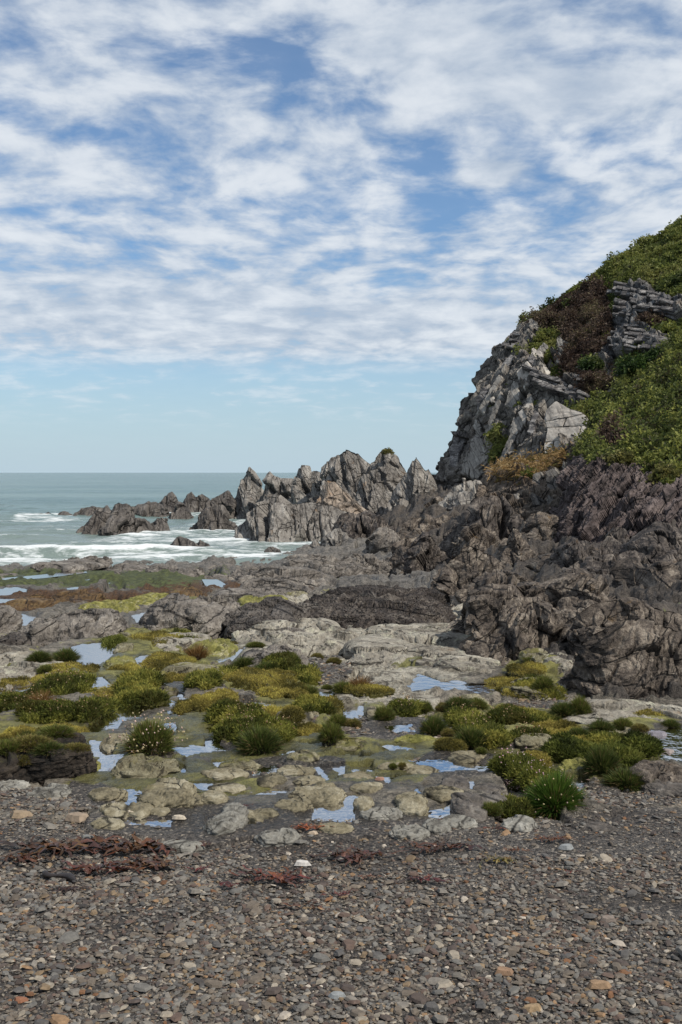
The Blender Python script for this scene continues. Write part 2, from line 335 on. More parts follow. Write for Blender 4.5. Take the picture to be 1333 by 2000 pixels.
def ground_full(x, y):
    """height with rock relief, plus colour zones"""
    x = np.ravel(x).astype(float); y = np.ravel(y).astype(float)
    zbse = base_h(x, y); px, py = proj(np.stack([x, y, zbse], 1))
    edge = 4.70 + 0.22 * fbm(np.stack([x * 0.9, y * .3, x * 0], 1), 3, 5)
    grav = 1 - smooth01(y, edge - 0.25, edge + 0.25)
    grav = np.maximum(grav, ell(px, py, GRAVEL) * 0.95)
    right = smooth01(x - np.interp(y, [7, 10.8, 13.5, 21.5, 37, 60], [1.85, 1.8, 1.9, 2.2, 3.0, 1.0]), 0, .5) * smooth01(y, 7.2, 8.2)
    far = smooth01(y, 14, 45)
    p3 = np.stack([x, y, x * 0], 1)
    amp = (1 - grav) * (0.042 + 0.05 * smooth01(y, 6, 14) + 0.16 * far) + right * (0.045 + 0.075 * smooth01(y, 10, 40))
    sc = 0.45 + 0.55 * smooth01(y, 6, 14) + 1.3 * far
    z = zbse.copy()
    zz = np.zeros(len(x))
    for s, lo, hi in ((0.5, 0, .75), (1.0, .75, 1.5), (2.2, 1.5, 9)):
        mk = (sc >= lo) & (sc < hi)
        if mk.any():
            q = p3[mk] / (s * np.array([0.8, 2.2, 1])) ; q = q + 0.3 * fbm(p3[mk] / s, 2, 3)[:, None]
            v, f1, f2 = facet(q, 12); v2, g1, g2 = facet(q * 2.7 + 3, 13)
            v3, _a, _b = facet(q * 7.0 + 1, 14); zz[mk] = 0.25 * v3 * right[mk] + 0.8 * v + 0.35 * v2 - 0.6 * np.exp(-((f2 - f1) / 0.1) ** 2) + 0.8 * fbm(p3[mk] / (s * .7), 6, 7, 0.62)
    z += amp * zz
    z += grav * (0.012 * fbm(p3 / 0.5, 3, 21) + 0.004 * fbm(p3 / 0.06, 3, 22))
    return z, grav, right, px, py
POOLS = [
 [(150,1272),(166,1266),(212,1265),(209,1284),(204,1308),(190,1322),(166,1338),(163,1330),(122,1325),(138,1308),(160,1298),(155,1285)],
 [(-20,1350),(30,1345),(71,1340),(69,1350),(30,1354),(-20,1358)],
 [(277,1300),(290,1315),(305,1325),(317,1347),(307,1344),(296,1329),(270,1318),(263,1312),(270,1297),(283,1288),(302,1290),(290,1300)],
 [(191,1384),(245,1387),(306,1376),(345,1374),(350,1398),(300,1397),(278,1403),(268,1414),(245,1417),(224,1430),(206,1456),(187,1452),(194,1420),(192,1402)],
 [(205,1486),(232,1482),(226,1501),(242,1512),(226,1524),(184,1532),(182,1507)],
 [(214,1530),(262,1526),(255,1537),(230,1547),(217,1544)], [(240,1547),(267,1546),(270,1562),(252,1580),(229,1566)],
 [(342,1410),(387,1415),(361,1430),(346,1440)], [(372,1435),(402,1425),(424,1424),(427,1447),(412,1450),(387,1445)],
 [(339,1468),(414,1465),(424,1477),(410,1493),(382,1503),(356,1521),(339,1518),(351,1504),(371,1494),(372,1484)],
 [(376,1530),(418,1531),(412,1541),(397,1541)], [(346,1346),(384,1342),(384,1357),(357,1360)],
 [(568,1458),(630,1455),(635,1463),(618,1478),(586,1478),(576,1467)], [(618,1353),(650,1353),(645,1365),(618,1362)],
 [(658,1378),(702,1381),(703,1400),(689,1405),(658,1400)],
 [(812,1343),(842,1321),(870,1332),(901,1331),(921,1340),(945,1336),(975,1320),(988,1324),(962,1347),(945,1354),(921,1349),(855,1349),(842,1345),(824,1350)],
 [(820,1314),(830,1303),(839,1303),(832,1315)],
 [(676,1485),(705,1475),(720,1475),(733,1483),(763,1478),(776,1472),(758,1462),(779,1462),(803,1467),(803,1475),(850,1472),(888,1462),(903,1470),(908,1485),(845,1493),(817,1486),(763,1491),(733,1493),(687,1491)],
 [(725,1513),(753,1521),(779,1521),(822,1511),(826,1514),(791,1528),(791,1538),(763,1549),(725,1549),(743,1532)],
 [(822,1536),(839,1536),(842,1546),(830,1560),(815,1551)],
 [(622,1503),(666,1500),(666,1515),(650,1520),(666,1536),(644,1542),(641,1527)],
 [(476,1566),(531,1547),(547,1548),(560,1568),(518,1576),(476,1574)],
 [(611,1580),(676,1560),(690,1586),(689,1597),(653,1602),(615,1597),(560,1594),(542,1588),(600,1587)],
 [(501,1583),(536,1581),(536,1601),(516,1609)], [(344,1598),(369,1584),(407,1594),(404,1617),(342,1610)], [(250,1601),(320,1604),(320,1613),(253,1611)],
 [(798,1594),(859,1582),(881,1571),(876,1586),(870,1598),(846,1593)], [(992,1477),(1030,1472),(1075,1483),(1060,1493),(1043,1488)],
 [(1149,1432),(1162,1432),(1161,1447),(1147,1453)], [(1010,1392),(1042,1395),(1042,1403),(1010,1403)],
 [(1265,1445),(1300,1432),(1360,1428),(1370,1490),(1300,1486),(1272,1470)], [(1113,1524),(1143,1521),(1143,1540),(1131,1543)],
 [(655,1214),(665,1214),(671,1235),(666,1256),(656,1277),(645,1287),(622,1291),(648,1272),(654,1250)], [(720,1255),(745,1237),(759,1239),(756,1248),(735,1254)],
 [(398,1133),(424,1133),(438,1141),(431,1158),(408,1150)], [(256,1203),(319,1190),(343,1173),(361,1169),(326,1194),(305,1217),(290,1235),(272,1241),(268,1220)],
 [(431,1290),(468,1270),(444,1299)], [(23,1199),(71,1201),(55,1220),(29,1220)], [(720,1130),(737,1134),(735,1140),(722,1137)],
 [(-40,1133),(69,1124),(128,1117),(168,1118),(89,1128),(-40,1138)], [(-40,1154),(31,1147),(51,1153),(61,1161),(-40,1164)], [(120,1151),(148,1147),(178,1148),(133,1157)],
 [(164,1133),(193,1129),(173,1136)], [(179,1145),(216,1138),(202,1145)], [(-40,1168),(33,1170),(23,1178),(-40,1176)], [(1010,1468),(1014,1462),(1040,1466),(1030,1472)],
 [(184,1452),(206,1454),(216,1470),(206,1486),(190,1484)], [(330,1396),(350,1396),(356,1408),(344,1412)], [(405,1450),(428,1446),(424,1466),(408,1466)], [(170,1338),(196,1330),(215,1350),(214,1378),(196,1384),(185,1360)], [(300,1350),(335,1352),(350,1362),(345,1374),(310,1374)], [(820,1490),(880,1488),(935,1500),(905,1512),(850,1510)], [(536,1478),(568,1470),(575,1480),(550,1488)], [(1060,1400),(1090,1398),(1085,1410),(1062,1412)], [(430,1490),(470,1486),(480,1496),(440,1502)], [(500,1500),(540,1496),(545,1506),(505,1512)], [(300,1420),(334,1416),(340,1440),(312,1450)], [(470,1372),(530,1376),(520,1386),(475,1384)], [(760,1420),(800,1416),(805,1428),(770,1430)], [(560,1436),(590,1432),(596,1446),(566,1450)], [(440,1600),(490,1596),(500,1608),(450,1614)], [(880,1532),(915,1528),(920,1540),(890,1546)], [(60,1400),(120,1404),(110,1414),(64,1412)], [(250,1440),(290,1444),(285,1456),(255,1458)], [(690,1500),(722,1498),(722,1510),(700,1516)], [(620,1372),(650,1376),(645,1388),(622,1384)]]
def pool_world(poly):
    poly = np.array(poly, float); cc = poly.mean(0); k = 1.0 if cc[1] < 1255 else 1.42 if cc[0] < 450 or cc[1] > 1440 else 1.2; poly = cc + (poly - cc) * np.array([k, 1 + (k - 1) * .6]); cy = poly[:, 1].mean(); Yc = gp_y(cy); Xc = (poly[:, 0].mean() - CX) / F * Yc
    zp = float(base_h([Xc], [Yc])[0]) + 0.008
    Y = (EYE - zp) / ((poly[:, 1] - HY) / F); X = (poly[:, 0] - CX) / F * Y
    return np.stack([X, Y], 1), zp
def sdist(p, poly):
    a = poly; b = np.roll(poly, -1, 0); d = np.full(len(p), 1e9); ins = np.zeros(len(p), bool)
    for (ax, ay), (bx, by) in zip(a, b):
        ex, ey = bx - ax, by - ay; t = np.clip(((p[:, 0] - ax) * ex + (p[:, 1] - ay) * ey) / (ex * ex + ey * ey + 1e-12), 0, 1)
        d = np.minimum(d, np.hypot(p[:, 0] - ax - t * ex, p[:, 1] - ay - t * ey))
        c = ((ay > p[:, 1]) != (by > p[:, 1])) & (p[:, 0] < ex * (p[:, 1] - ay) / (by - ay + 1e-12) + ax); ins ^= c
    return np.where(ins, d, -d)
PW = [pool_world(p) for p in POOLS]
# tessellation: finer near the viewer
pys = np.concatenate([np.linspace(2500, 2050, 12), np.linspace(2040, 1560, 190), np.linspace(1558, 1180, 190), np.linspace(1178, 1040, 100)[:100]])
ys = np.array([gp_y(p) for p in pys if p > 1062]); ys = ys[ys < 44]; ys = np.concatenate([[-3.0, 0.3], ys, np.linspace(ys[-1] + .35, 105, 150)])
ss = np.linspace(-1, 1, 640); ss = 0.62 * (0.72 * ss + 0.28 * ss ** 3)
ext = np.array([0.4, 0.9, 1.6, 2.6, 4.0, 6.5, 10.0])
XX = np.concatenate([np.maximum(ys, 1.6)[:, None] * ss[0] - ext[::-1][None], np.maximum(ys, 1.6)[:, None] * ss[None], np.maximum(ys, 1.6)[:, None] * ss[-1] + ext[None]], 1)
ss = np.zeros(XX.shape[1]); YY = np.repeat(ys[:, None], len(ss), 1)
gx, gy = XX.ravel(), YY.ravel()
gz, grav, right, gpx, gpy = ground_full(gx, gy)
pxy = np.stack([gx, gy], 1)
poolmask = np.zeros(len(gx))
for k, (poly, zp) in enumerate(PW):
    lo, hi = poly.min(0), poly.max(0); sz = min(hi - lo); mg = 0.12 + 0.3 * sz
    idx = np.where((gx > lo[0] - mg) & (gx < hi[0] + mg) & (gy > lo[1] - mg * 2) & (gy < hi[1] + mg * 2))[0]
    if not len(idx): continue
    d = sdist(pxy[idx], poly) + 0.05 * min(sz, .6) + 0.07 * sz * fbm(np.stack([gx[idx], gy[idx], gx[idx] * 0], 1) / (0.35 * sz + .02), 3, 90 + k)
    z = gz[idx]; ins = d > 0
    z = np.where(ins, np.minimum(z, zp - 0.003 - 0.10 * np.minimum(d, 0.3)), z)
    out_ = (d <= 0) & (d > -mg)
    z = np.where(out_, np.maximum(z, zp + 0.004 + 0.08 * np.minimum(-d, 0.1)), z)
    fr_ = smooth01(d, -mg, 0) * (1 - smooth01(d, .1, .3)); z = z + fr_ * (0.006 + 0.0012 * poly[:, 1].mean()) * fbm(np.stack([gx[idx], gy[idx], gx[idx] * 0], 1) / (0.05 + 0.012 * poly[:, 1].mean()), 3, 95)
    gz[idx] = z; poolmask[idx] = np.maximum(poolmask[idx], smooth01(d, -0.16, 0.02))
# colour zones, fixed to the place
n1 = fbm(np.stack([gx / 0.8, gy / 1.6, gx * 0], 1), 4, 41)
zg = ell(gpx, gpy, [(120, 1133, 300, 18), (330, 1128, 130, 16)]) * smooth01(gy, 20, 24)
zw = ell(gpx, gpy, [(130, 1172, 200, 20), (350, 1150, 90, 22), (520, 1150, 110, 16), (30, 1185, 60, 20)])
zy = ell(gpx, gpy, [(320, 1270, 160, 45), (250, 1330, 180, 40), (120, 1310, 140, 25), (400, 1195, 90, 25), (640, 1210, 25, 50), (1200, 1410, 160, 25), (1040, 1320, 70, 30),
                    (240, 1500, 70, 40), (660, 1470, 60, 18),  (840, 1300, 120, 20), (540, 1390, 60, 30), (100, 1250, 120, 20), (900, 1400, 260, 30), (480, 1440, 220, 60), (900, 1450, 200, 36), (1120, 1480, 200, 60), (80, 1450, 140, 60), (440, 1330, 240, 30), (330, 1530, 220, 50), (680, 1500, 200, 50)])
zp_ = ell(gpx, gpy, [(800, 1280, 190, 70), (930, 1215, 60, 50), (1190, 1400, 170, 20), (740, 1370, 130, 35), (620, 1240, 90, 40), (560, 1180, 60, 20), (430, 1260, 100, 25)])
ZA = np.stack([grav, zg, zw, zy], 1); ZB = np.stack([zp_, right, poolmask, smooth01(gy, 8, 30)], 1)
q = GQ = grid_quads(len(ys), len(ss))
gme = mesh_np('ground', np.stack([gx, gy, gz], 1), quads=q, attrs={'zone': ZA, 'zone_b': ZB})
def ground_mat():
    m, t, p, o = new_mat('shore_ground'); pos, qv, g = bed_coord(t, BED3)
    def rgb(name):
        a = t.n.new('ShaderNodeAttribute'); a.attribute_name = name
        s = t.add('ShaderNodeSeparateColor', Color=a.outputs[0]); return s.outputs[0], s.outputs[1], s.outputs[2], a.outputs[3]
    gr, zg, zw, zy = rgb('zone'); pl, rt, pool, far = rgb('zone_b')
    n1 = t.noise(pos, 1.3, 6, 0.6); n2 = t.noise(pos, 6, 6, 0.65, 0.4); n3 = t.noise(pos, 24, 5, 0.7); n4 = t.noise(pos, 90, 3, 0.7)
    f = t.math('ADD', t.math('MULTIPLY', n1, 0.35), t.math('ADD', t.math('MULTIPLY', n2, 0.6), t.math('MULTIPLY', n3, 0.55)))
    f = t.math('ADD', f, t.math('MULTIPLY', t.math('SUBTRACT', n4, 0.5), 0.35))
    rock = t.mix(t.ramp(f, 0.62, 0.88), (0.045, 0.039, 0.03), (0.24, 0.212, 0.17))
    pale = t.mix(t.ramp(f, 0.60, 0.86), (0.085, 0.072, 0.053), (0.42, 0.39, 0.32))
    def msk(z, k=0.9): return t.ramp(t.math('ADD', z, t.math('MULTIPLY', t.math('SUBTRACT', n2, 0.5), k)), 0.38, 0.62)
    rock = t.mix(far, rock, t.mix(t.ramp(f, 0.60, 0.88), (0.03, 0.027, 0.025), (0.17, 0.157, 0.14)))
    col = t.mix(msk(pl), rock, pale)
    dk = t.mix(t.ramp(f, 0.58, 0.92), (0.012, 0.010, 0.009), (0.10, 0.085, 0.072)); col = t.mix(msk(rt), col, dk)
    col = t.mix(t.math('MULTIPLY', msk(zy, 2.4), 0.9), col, t.mix(t.ramp(n2, 0.35, 0.68), (0.065, 0.064, 0.014), (0.24, 0.228, 0.065)))
    col = t.mix(msk(zw, 2.2), col, t.mix(t.ramp(n3, 0.4, 0.66), (0.028, 0.013, 0.006), (0.12, 0.062, 0.022)))
    col = t.mix(msk(zg, 2.6), col, t.mix(t.ramp(n2, 0.35, 0.68), (0.028, 0.034, 0.012), (0.085, 0.10, 0.032)))
    v = t.add('ShaderNodeTexVoronoi', Vector=t.vmath('MULTIPLY', pos, (1, 1.0, 1)), Scale=95.0)
    sg = t.add('ShaderNodeSeparateColor', Color=v.outputs[1])
    gv = t.mix(t.ramp(sg.outputs[0], 0.0, 1.0), (0.026, 0.022, 0.019), (0.12, 0.107, 0.094)); gv = t.mix(t.ramp(sg.outputs[1], 0.88, 0.95), gv, (0.30, 0.26, 0.21))
    gv = t.mix(t.ramp(n1, 0.35, 0.6), t.vmath('MULTIPLY', gv, (0.6, 0.57, 0.55)), gv)
    col = t.mix(msk(gr, 0.3), col, gv)
    col = t.mix(t.math('MULTIPLY', pool, 0.75), col, t.vmath('MULTIPLY', col, (0.35, 0.33, 0.28)))
    h = t.math('ADD', t.math('MULTIPLY', n2, 0.5), t.math('ADD', t.math('MULTIPLY', n3, 0.35), t.math('MULTIPLY', n4, 0.12)))
    h = t.math('ADD', h, t.math('MULTIPLY', t.math('MULTIPLY', t.math('SUBTRACT', 1.0, v.outputs[0]), gr), 0.06))
    t.put(p, 'Base_Color', col); t.put(p, 'Roughness', t.mix(pool, t.mix(gr, (0.8,) * 3, (0.65,) * 3), (0.3,) * 3)); t.put(p, 'Specular_IOR_Level', 0.35)
    t.put(p, 'Normal', t.add('ShaderNodeBump', Strength=0.95, Distance=0.12, Height=h).outputs[0]); return m
ground = tag(link('ground', gme, ground_mat()), 'rocky foreshore sloping from dark shingle down to the sea', kind='structure')
GBVH = BVHTree.FromPolygons([Vector(v) for v in np.stack([gx, gy, gz], 1).tolist()], q.tolist())
def gz_at(x, y):
    h = GBVH.ray_cast(Vector((x, y, 50)), Vector((0, 0, -1))); return h[0].z if h[0] else float(base_h([x], [y])[0])

# ------------------------------------------------------------------ tide pools
def water_mat(name, tint, refl=1.0, bump=0.02, scale=14):
    m, t, p, o = new_mat(name); g = t.add('ShaderNodeNewGeometry')
    n = t.noise(g.outputs['Position'], scale, 3, 0.5)
    bp = t.add('ShaderNodeBump', Strength=0.2, Distance=bump, Height=n)
    fr = t.add('ShaderNodeFresnel', IOR=1.33, Normal=bp.outputs[0])
    gl = t.add('ShaderNodeBsdfGlossy', Color=(1, 1, 1), Roughness=0.03, Normal=bp.outputs[0])
    tr = t.add('ShaderNodeBsdfTransparent', Color=tint)
    mx = t.add('ShaderNodeMixShader', i0=t.math('MULTIPLY', fr.outputs[0], refl, True), i1=tr.outputs[0], i2=gl.outputs[0])
    t.l.new(mx.outputs[0], o.inputs[0]); return m
M_pool = water_mat('pool_water', (0.42, 0.38, 0.30), 0.68, bump=0.014)
for poly, zp in PW:
    c = poly.mean(0); pp = c + (poly - c) * 1.18; pp = resample(np.r_[pp, pp[:1]], 41)[:-1]
    V = np.r_[[[c[0], c[1], zp]], np.c_[pp, np.full(40, zp)]]
    o = link('tide_pool', mesh_np('tide_pool', V, tris=[(0, 1 + i, 1 + (i + 1) % 40) for i in range(40)], smooth=False), M_pool)
    o['kind'] = 'structure'

# ------------------------------------------------------------------ sea
sy = np.concatenate([np.array([8748.0 / (p - HY) for p in np.linspace(1135, 985, 260)]), np.array([8748.0 / (p - HY) for p in np.linspace(984.5, 932, 120)]), np.geomspace(1050, 40000, 14)])
sx = np.linspace(-1.1, 0.75, 420)
SY = np.repeat(sy[:, None], len(sx), 1); SX = SY * sx[None]
wx, wy = SX.ravel(), SY.ravel(); p3 = np.stack([wx, wy, wx * 0], 1)
near = 1 - smooth01(wy, 70, 260)
rol = fbm(p3 / np.array([9.0, 3.2, 1]) + 0.4 * fbm(p3 / 8, 2, 61)[:, None], 4, 60, 0.5)
chop = fbm(p3 / np.array([1.6, 0.9, 1]), 3, 66)
wz = SEA + 0.26 * near * rol + 0.06 * near * chop + 0.22 * (1 - near) * fbm(p3 / np.array([20, 7, 1]), 3, 70) * (1 - smooth01(wy, 400, 1500))
wpx, wpy = proj(np.stack([wx, wy, wx * 0 + SEA], 1))
foam = ell(wpx, wpy, [(160, 1085, 330, 26), (330, 1055, 200, 24), (440, 1040, 170, 26), (500, 1068, 160, 18), (90, 1012, 90, 14), (560, 1050, 90, 16), (30, 1100, 120, 22), (350, 1000, 90, 12), (470, 1015, 60, 12), (620, 1068, 70, 16),(400,1085,200,16)])
foam = np.maximum(foam * 0.8, 0.33 * (1 - smooth01(wy, 60, 140)))
crest = smooth01(rol, 0.25, 0.75)
foam = np.clip(foam * 0.72 + 0.34 * crest * near, 0, 1)
# breaking roller near the shore
br = np.exp(-((wy - 55.5 - 1.5 * fbm(p3 / 7, 2, 75)) / 0.9) ** 2) * ell(wpx, wpy, [(170, 1083, 280, 40)])
wz += 0.42 * br; foam = np.maximum(foam, br)
def sea_mat():
    m, t, p, o = new_mat('sea_water'); g = t.add('ShaderNodeNewGeometry'); pos = g.outputs['Position']
    fo = t.attr('foam', 2)
    a = t.noise(t.vmath('MULTIPLY', pos, (0.6, 1.0, 1)), 0.55, 8, 0.68, 1.2); b = t.noise(t.vmath('MULTIPLY', pos, (0.5, 1, 1)), 2.4, 6, 0.7, 0.8)
    f = t.math('ADD', t.math('MULTIPLY', a, 0.65), t.math('MULTIPLY', b, 0.35))
    f = t.math('ADD', f, t.math('MULTIPLY', fo, 0.42))
    mk = t.ramp(f, 0.70, 0.86)
    far = t.add('ShaderNodeSeparateXYZ', Vector=pos).outputs[1]
    cap = t.ramp(t.noise(t.vmath('MULTIPLY', pos, (0.5, 0.12, 1)), 0.45, 5, 0.7), 0.74, 0.80)
    mk = t.math('MAXIMUM', mk, t.math('MULTIPLY', cap, 0.5))
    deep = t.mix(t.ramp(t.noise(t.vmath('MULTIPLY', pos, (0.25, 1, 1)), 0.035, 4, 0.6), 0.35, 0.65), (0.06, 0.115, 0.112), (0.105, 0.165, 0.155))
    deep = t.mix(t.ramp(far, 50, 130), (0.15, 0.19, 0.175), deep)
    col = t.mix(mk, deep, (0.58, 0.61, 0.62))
    n = t.noise(t.vmath('MULTIPLY', pos, (0.45, 1, 1)), 1.2, 6, 0.65); n2 = t.noise(t.vmath('MULTIPLY', pos, (0.3, 1, 1)), 0.12, 6, 0.6)
    h = t.math('ADD', t.math('MULTIPLY', n, 0.35), t.math('MULTIPLY', n2, 2.2))
    bp = t.add('ShaderNodeBump', Strength=1.0, Distance=0.7, Height=h)
    t.put(p, 'Base_Color', col); t.put(p, 'Roughness', t.mix(mk, (0.22,) * 3, (0.9,) * 3)); t.put(p, 'IOR', 1.33); t.put(p, 'Specular_IOR_Level', 0.4); t.put(p, 'Normal', bp.outputs[0]); return m
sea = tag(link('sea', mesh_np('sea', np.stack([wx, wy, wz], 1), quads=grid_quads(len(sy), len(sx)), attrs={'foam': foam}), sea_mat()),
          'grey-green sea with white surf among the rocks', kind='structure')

# ------------------------------------------------------------------ rock builders
ALL = []      # (object, px, py) of things placed, for the label pass
def ridge_rock(name, outline, Y, thick, mat, label, zbase=SEA - 0.6, size=None, bed=BED2, seed=0, kf=1.0, group=None, cat='rock', tilt=0.0, res=1.5, ks=1.0, k2=1.0, kn=1.0, pyr=0.5):
    ol = np.array(outline, float); ol = np.r_[[[ol[0, 0] - 2, ol[0, 1] + 6]], ol, [[ol[-1, 0] + 2, ol[-1, 1] + 6]]]
    L = np.linalg.norm(np.diff(ol, axis=0), axis=1).sum(); nu = int(np.clip(L / res, 24, 300)); r = resample(ol, nu)
    X = (r[:, 0] - CX) / F * Y; Z = EYE - (r[:, 1] - HY) / F * Y; zb_ = np.asarray(zbase, float)
    jit = perlin(np.stack([X / (0.25 * thick), X * 0, X * 0 + seed], 1)) * 0.022 * thick; Z = Z + jit
    H = np.maximum(Z - zb_, 0.05); Hm = H.max(); hpx = Hm / Y * F; nv = int(np.clip(hpx / res, 14, 150))
    size = size or 0.38 * thick
    v = np.linspace(0, 1, nv)[:, None]
    Tl = thick * (0.15 + 0.85 * (H / Hm) ** pyr)[None]
    rows = []
    cr = Y + 0.15 * thick * fbm(np.stack([X / thick, X * 0 + seed, X * 0], 1), 3, seed + 2)   # crest wanders in depth
    yf = cr[None] - Tl * (1 - v); zf = zb_ + H[None] * v ** 0.92
    vb = np.linspace(0, 1, max(8, nv // 3))[1:, None]
    yb = cr[None] + Tl * vb ** 0.9 * 0.9; zbk = zb_ + H[None] * (1 - vb)
    Xb = np.repeat(X[None], nv, 0) + tilt * (1 - v) * thick
    Gd = np.concatenate([np.stack([Xb, yf, zf], 2), np.stack([np.repeat(X[None], len(vb), 0) + tilt * vb * thick, yb, zbk], 2)], 0)
    N = grid_normals(Gd); Pf = Gd.reshape(-1, 3)
    d = rock_disp(Pf, size, seed, bed, kf, ks, kn, k2)
    wt = np.concatenate([(0.22 + 0.78 * smooth01(1 - v, 0.0, 0.25)).ravel(), (0.2 + 0.8 * smooth01(vb, 0, .3)).ravel()])
    side = np.minimum(np.arange(nu), np.arange(nu)[::-1]) / (nu * 0.06); side = np.clip(side, 0.15, 1)
    d = d.reshape(Gd.shape[:2]) * wt[:, None] * side[None]
    Pn = Gd + N * d[..., None]
    o = link(name, mesh_np(name, Pn.reshape(-1, 3), quads=grid_quads(*Gd.shape[:2]), smooth=False), mat)
    tag(o, label, cat, group); return o
def boulder(name, x, y, W, D, H, mat, seed, z0, npx=60, e1=0.7, e2=0.9, size=None, kf=0.5, ks=0.5, kn=1.0, skew=0.0, yaw=0.0, bed=BED3, lobes=0.22):
    nth = int(np.clip(npx * 1.1, 28, 260)); nt = int(np.clip(npx * 0.38, 10, 80))
    th = np.linspace(0, 2 * math.pi, nth, endpoint=False)[None]; t = np.linspace(-0.12, 1, nt)[:, None]
    tt = np.clip(t, 0, 1) * math.pi / 2
    c = np.cos(tt) ** e1; s = np.sin(tt) ** e2; s = np.where(t < 0, t * 3.2, s)
    rn = 1 + lobes * perlin(np.stack([np.cos(th[0]) * 1.3, np.sin(th[0]) * 1.3, th[0] * 0 + seed * 3.3], 1))[None] + 0.5 * lobes * perlin(np.stack([np.cos(th[0]) * 3.1, np.sin(th[0]) * 3.1, th[0] * 0 + seed * 1.7], 1))[None]
    lx = np.cos(th) * c * rn * W / 2 + skew * W * s; ly = np.sin(th) * c * rn * D / 2; lz = s * H + 0 * th
    ca, sa = math.cos(yaw), math.sin(yaw)
    G = np.stack([x + lx * ca - ly * sa, y + lx * sa + ly * ca, z0 + lz], 2)
    N = grid_normals(np.concatenate([G, G[:, :1]], 1))[:, :-1]; Pf = G.reshape(-1, 3); size = size or 0.35 * min(W, D)
    d = rock_disp(Pf, size, seed, bed, kf, ks, kn).reshape(G.shape[:2])
    d[-1] = d[-1].mean(); lim = 0.45 * max(H, 0.02); d = np.tanh(d / lim) * lim
    G = G + N * d[..., None]; G[-1] = G[-1].mean(0)
    if G[-1, 0, 2] < z0: G[..., 2] += 0
    return mesh_np(name, G.reshape(-1, 3), quads=grid_quads(nt, nth, True))
def rock(px0, px1, pyt, pyb, mat, desc, name='rock', depth=0.9, seed=None, label=None, e1=0.7, e2=0.9, kf=0.5, ks=0.5, kn=1.0, lobes=0.22, yaw=0.0, size=None, cat='rock', sink=0.15, hf=0.5):
    seed = seed if seed is not None else int(px0 * 7 + pyb * 13) % 9973
    Yf = gp_y(pyb); hp = hf * (pyb - pyt); W = (px1 - px0) / F * Yf
    D = min(max(gp_y(pyt + hp) - Yf, 0.4 * W), 2.2 * W); Yc = Yf + 0.48 * D; W = (px1 - px0) / F * Yc * 1.04; X = ((px0 + px1) / 2 - CX) / F * Yc
    H = max(hp / F * Yc, 0.05 * W); z0 = 0.5 * gz_at(X, Yf) + 0.5 * gz_at(X, Yc)
    me = boulder(name, X, Yc, W, D, H * (1 + 0.0), mat, seed, z0 - sink * H, npx=px1 - px0, e1=e1, e2=e2, kf=kf, ks=ks, kn=kn, lobes=lobes, yaw=yaw, size=size)
    o = link(name, me, mat); ALL.append((o, desc, label, (px0 + px1) / 2, (pyt + pyb) / 2, cat)); return o
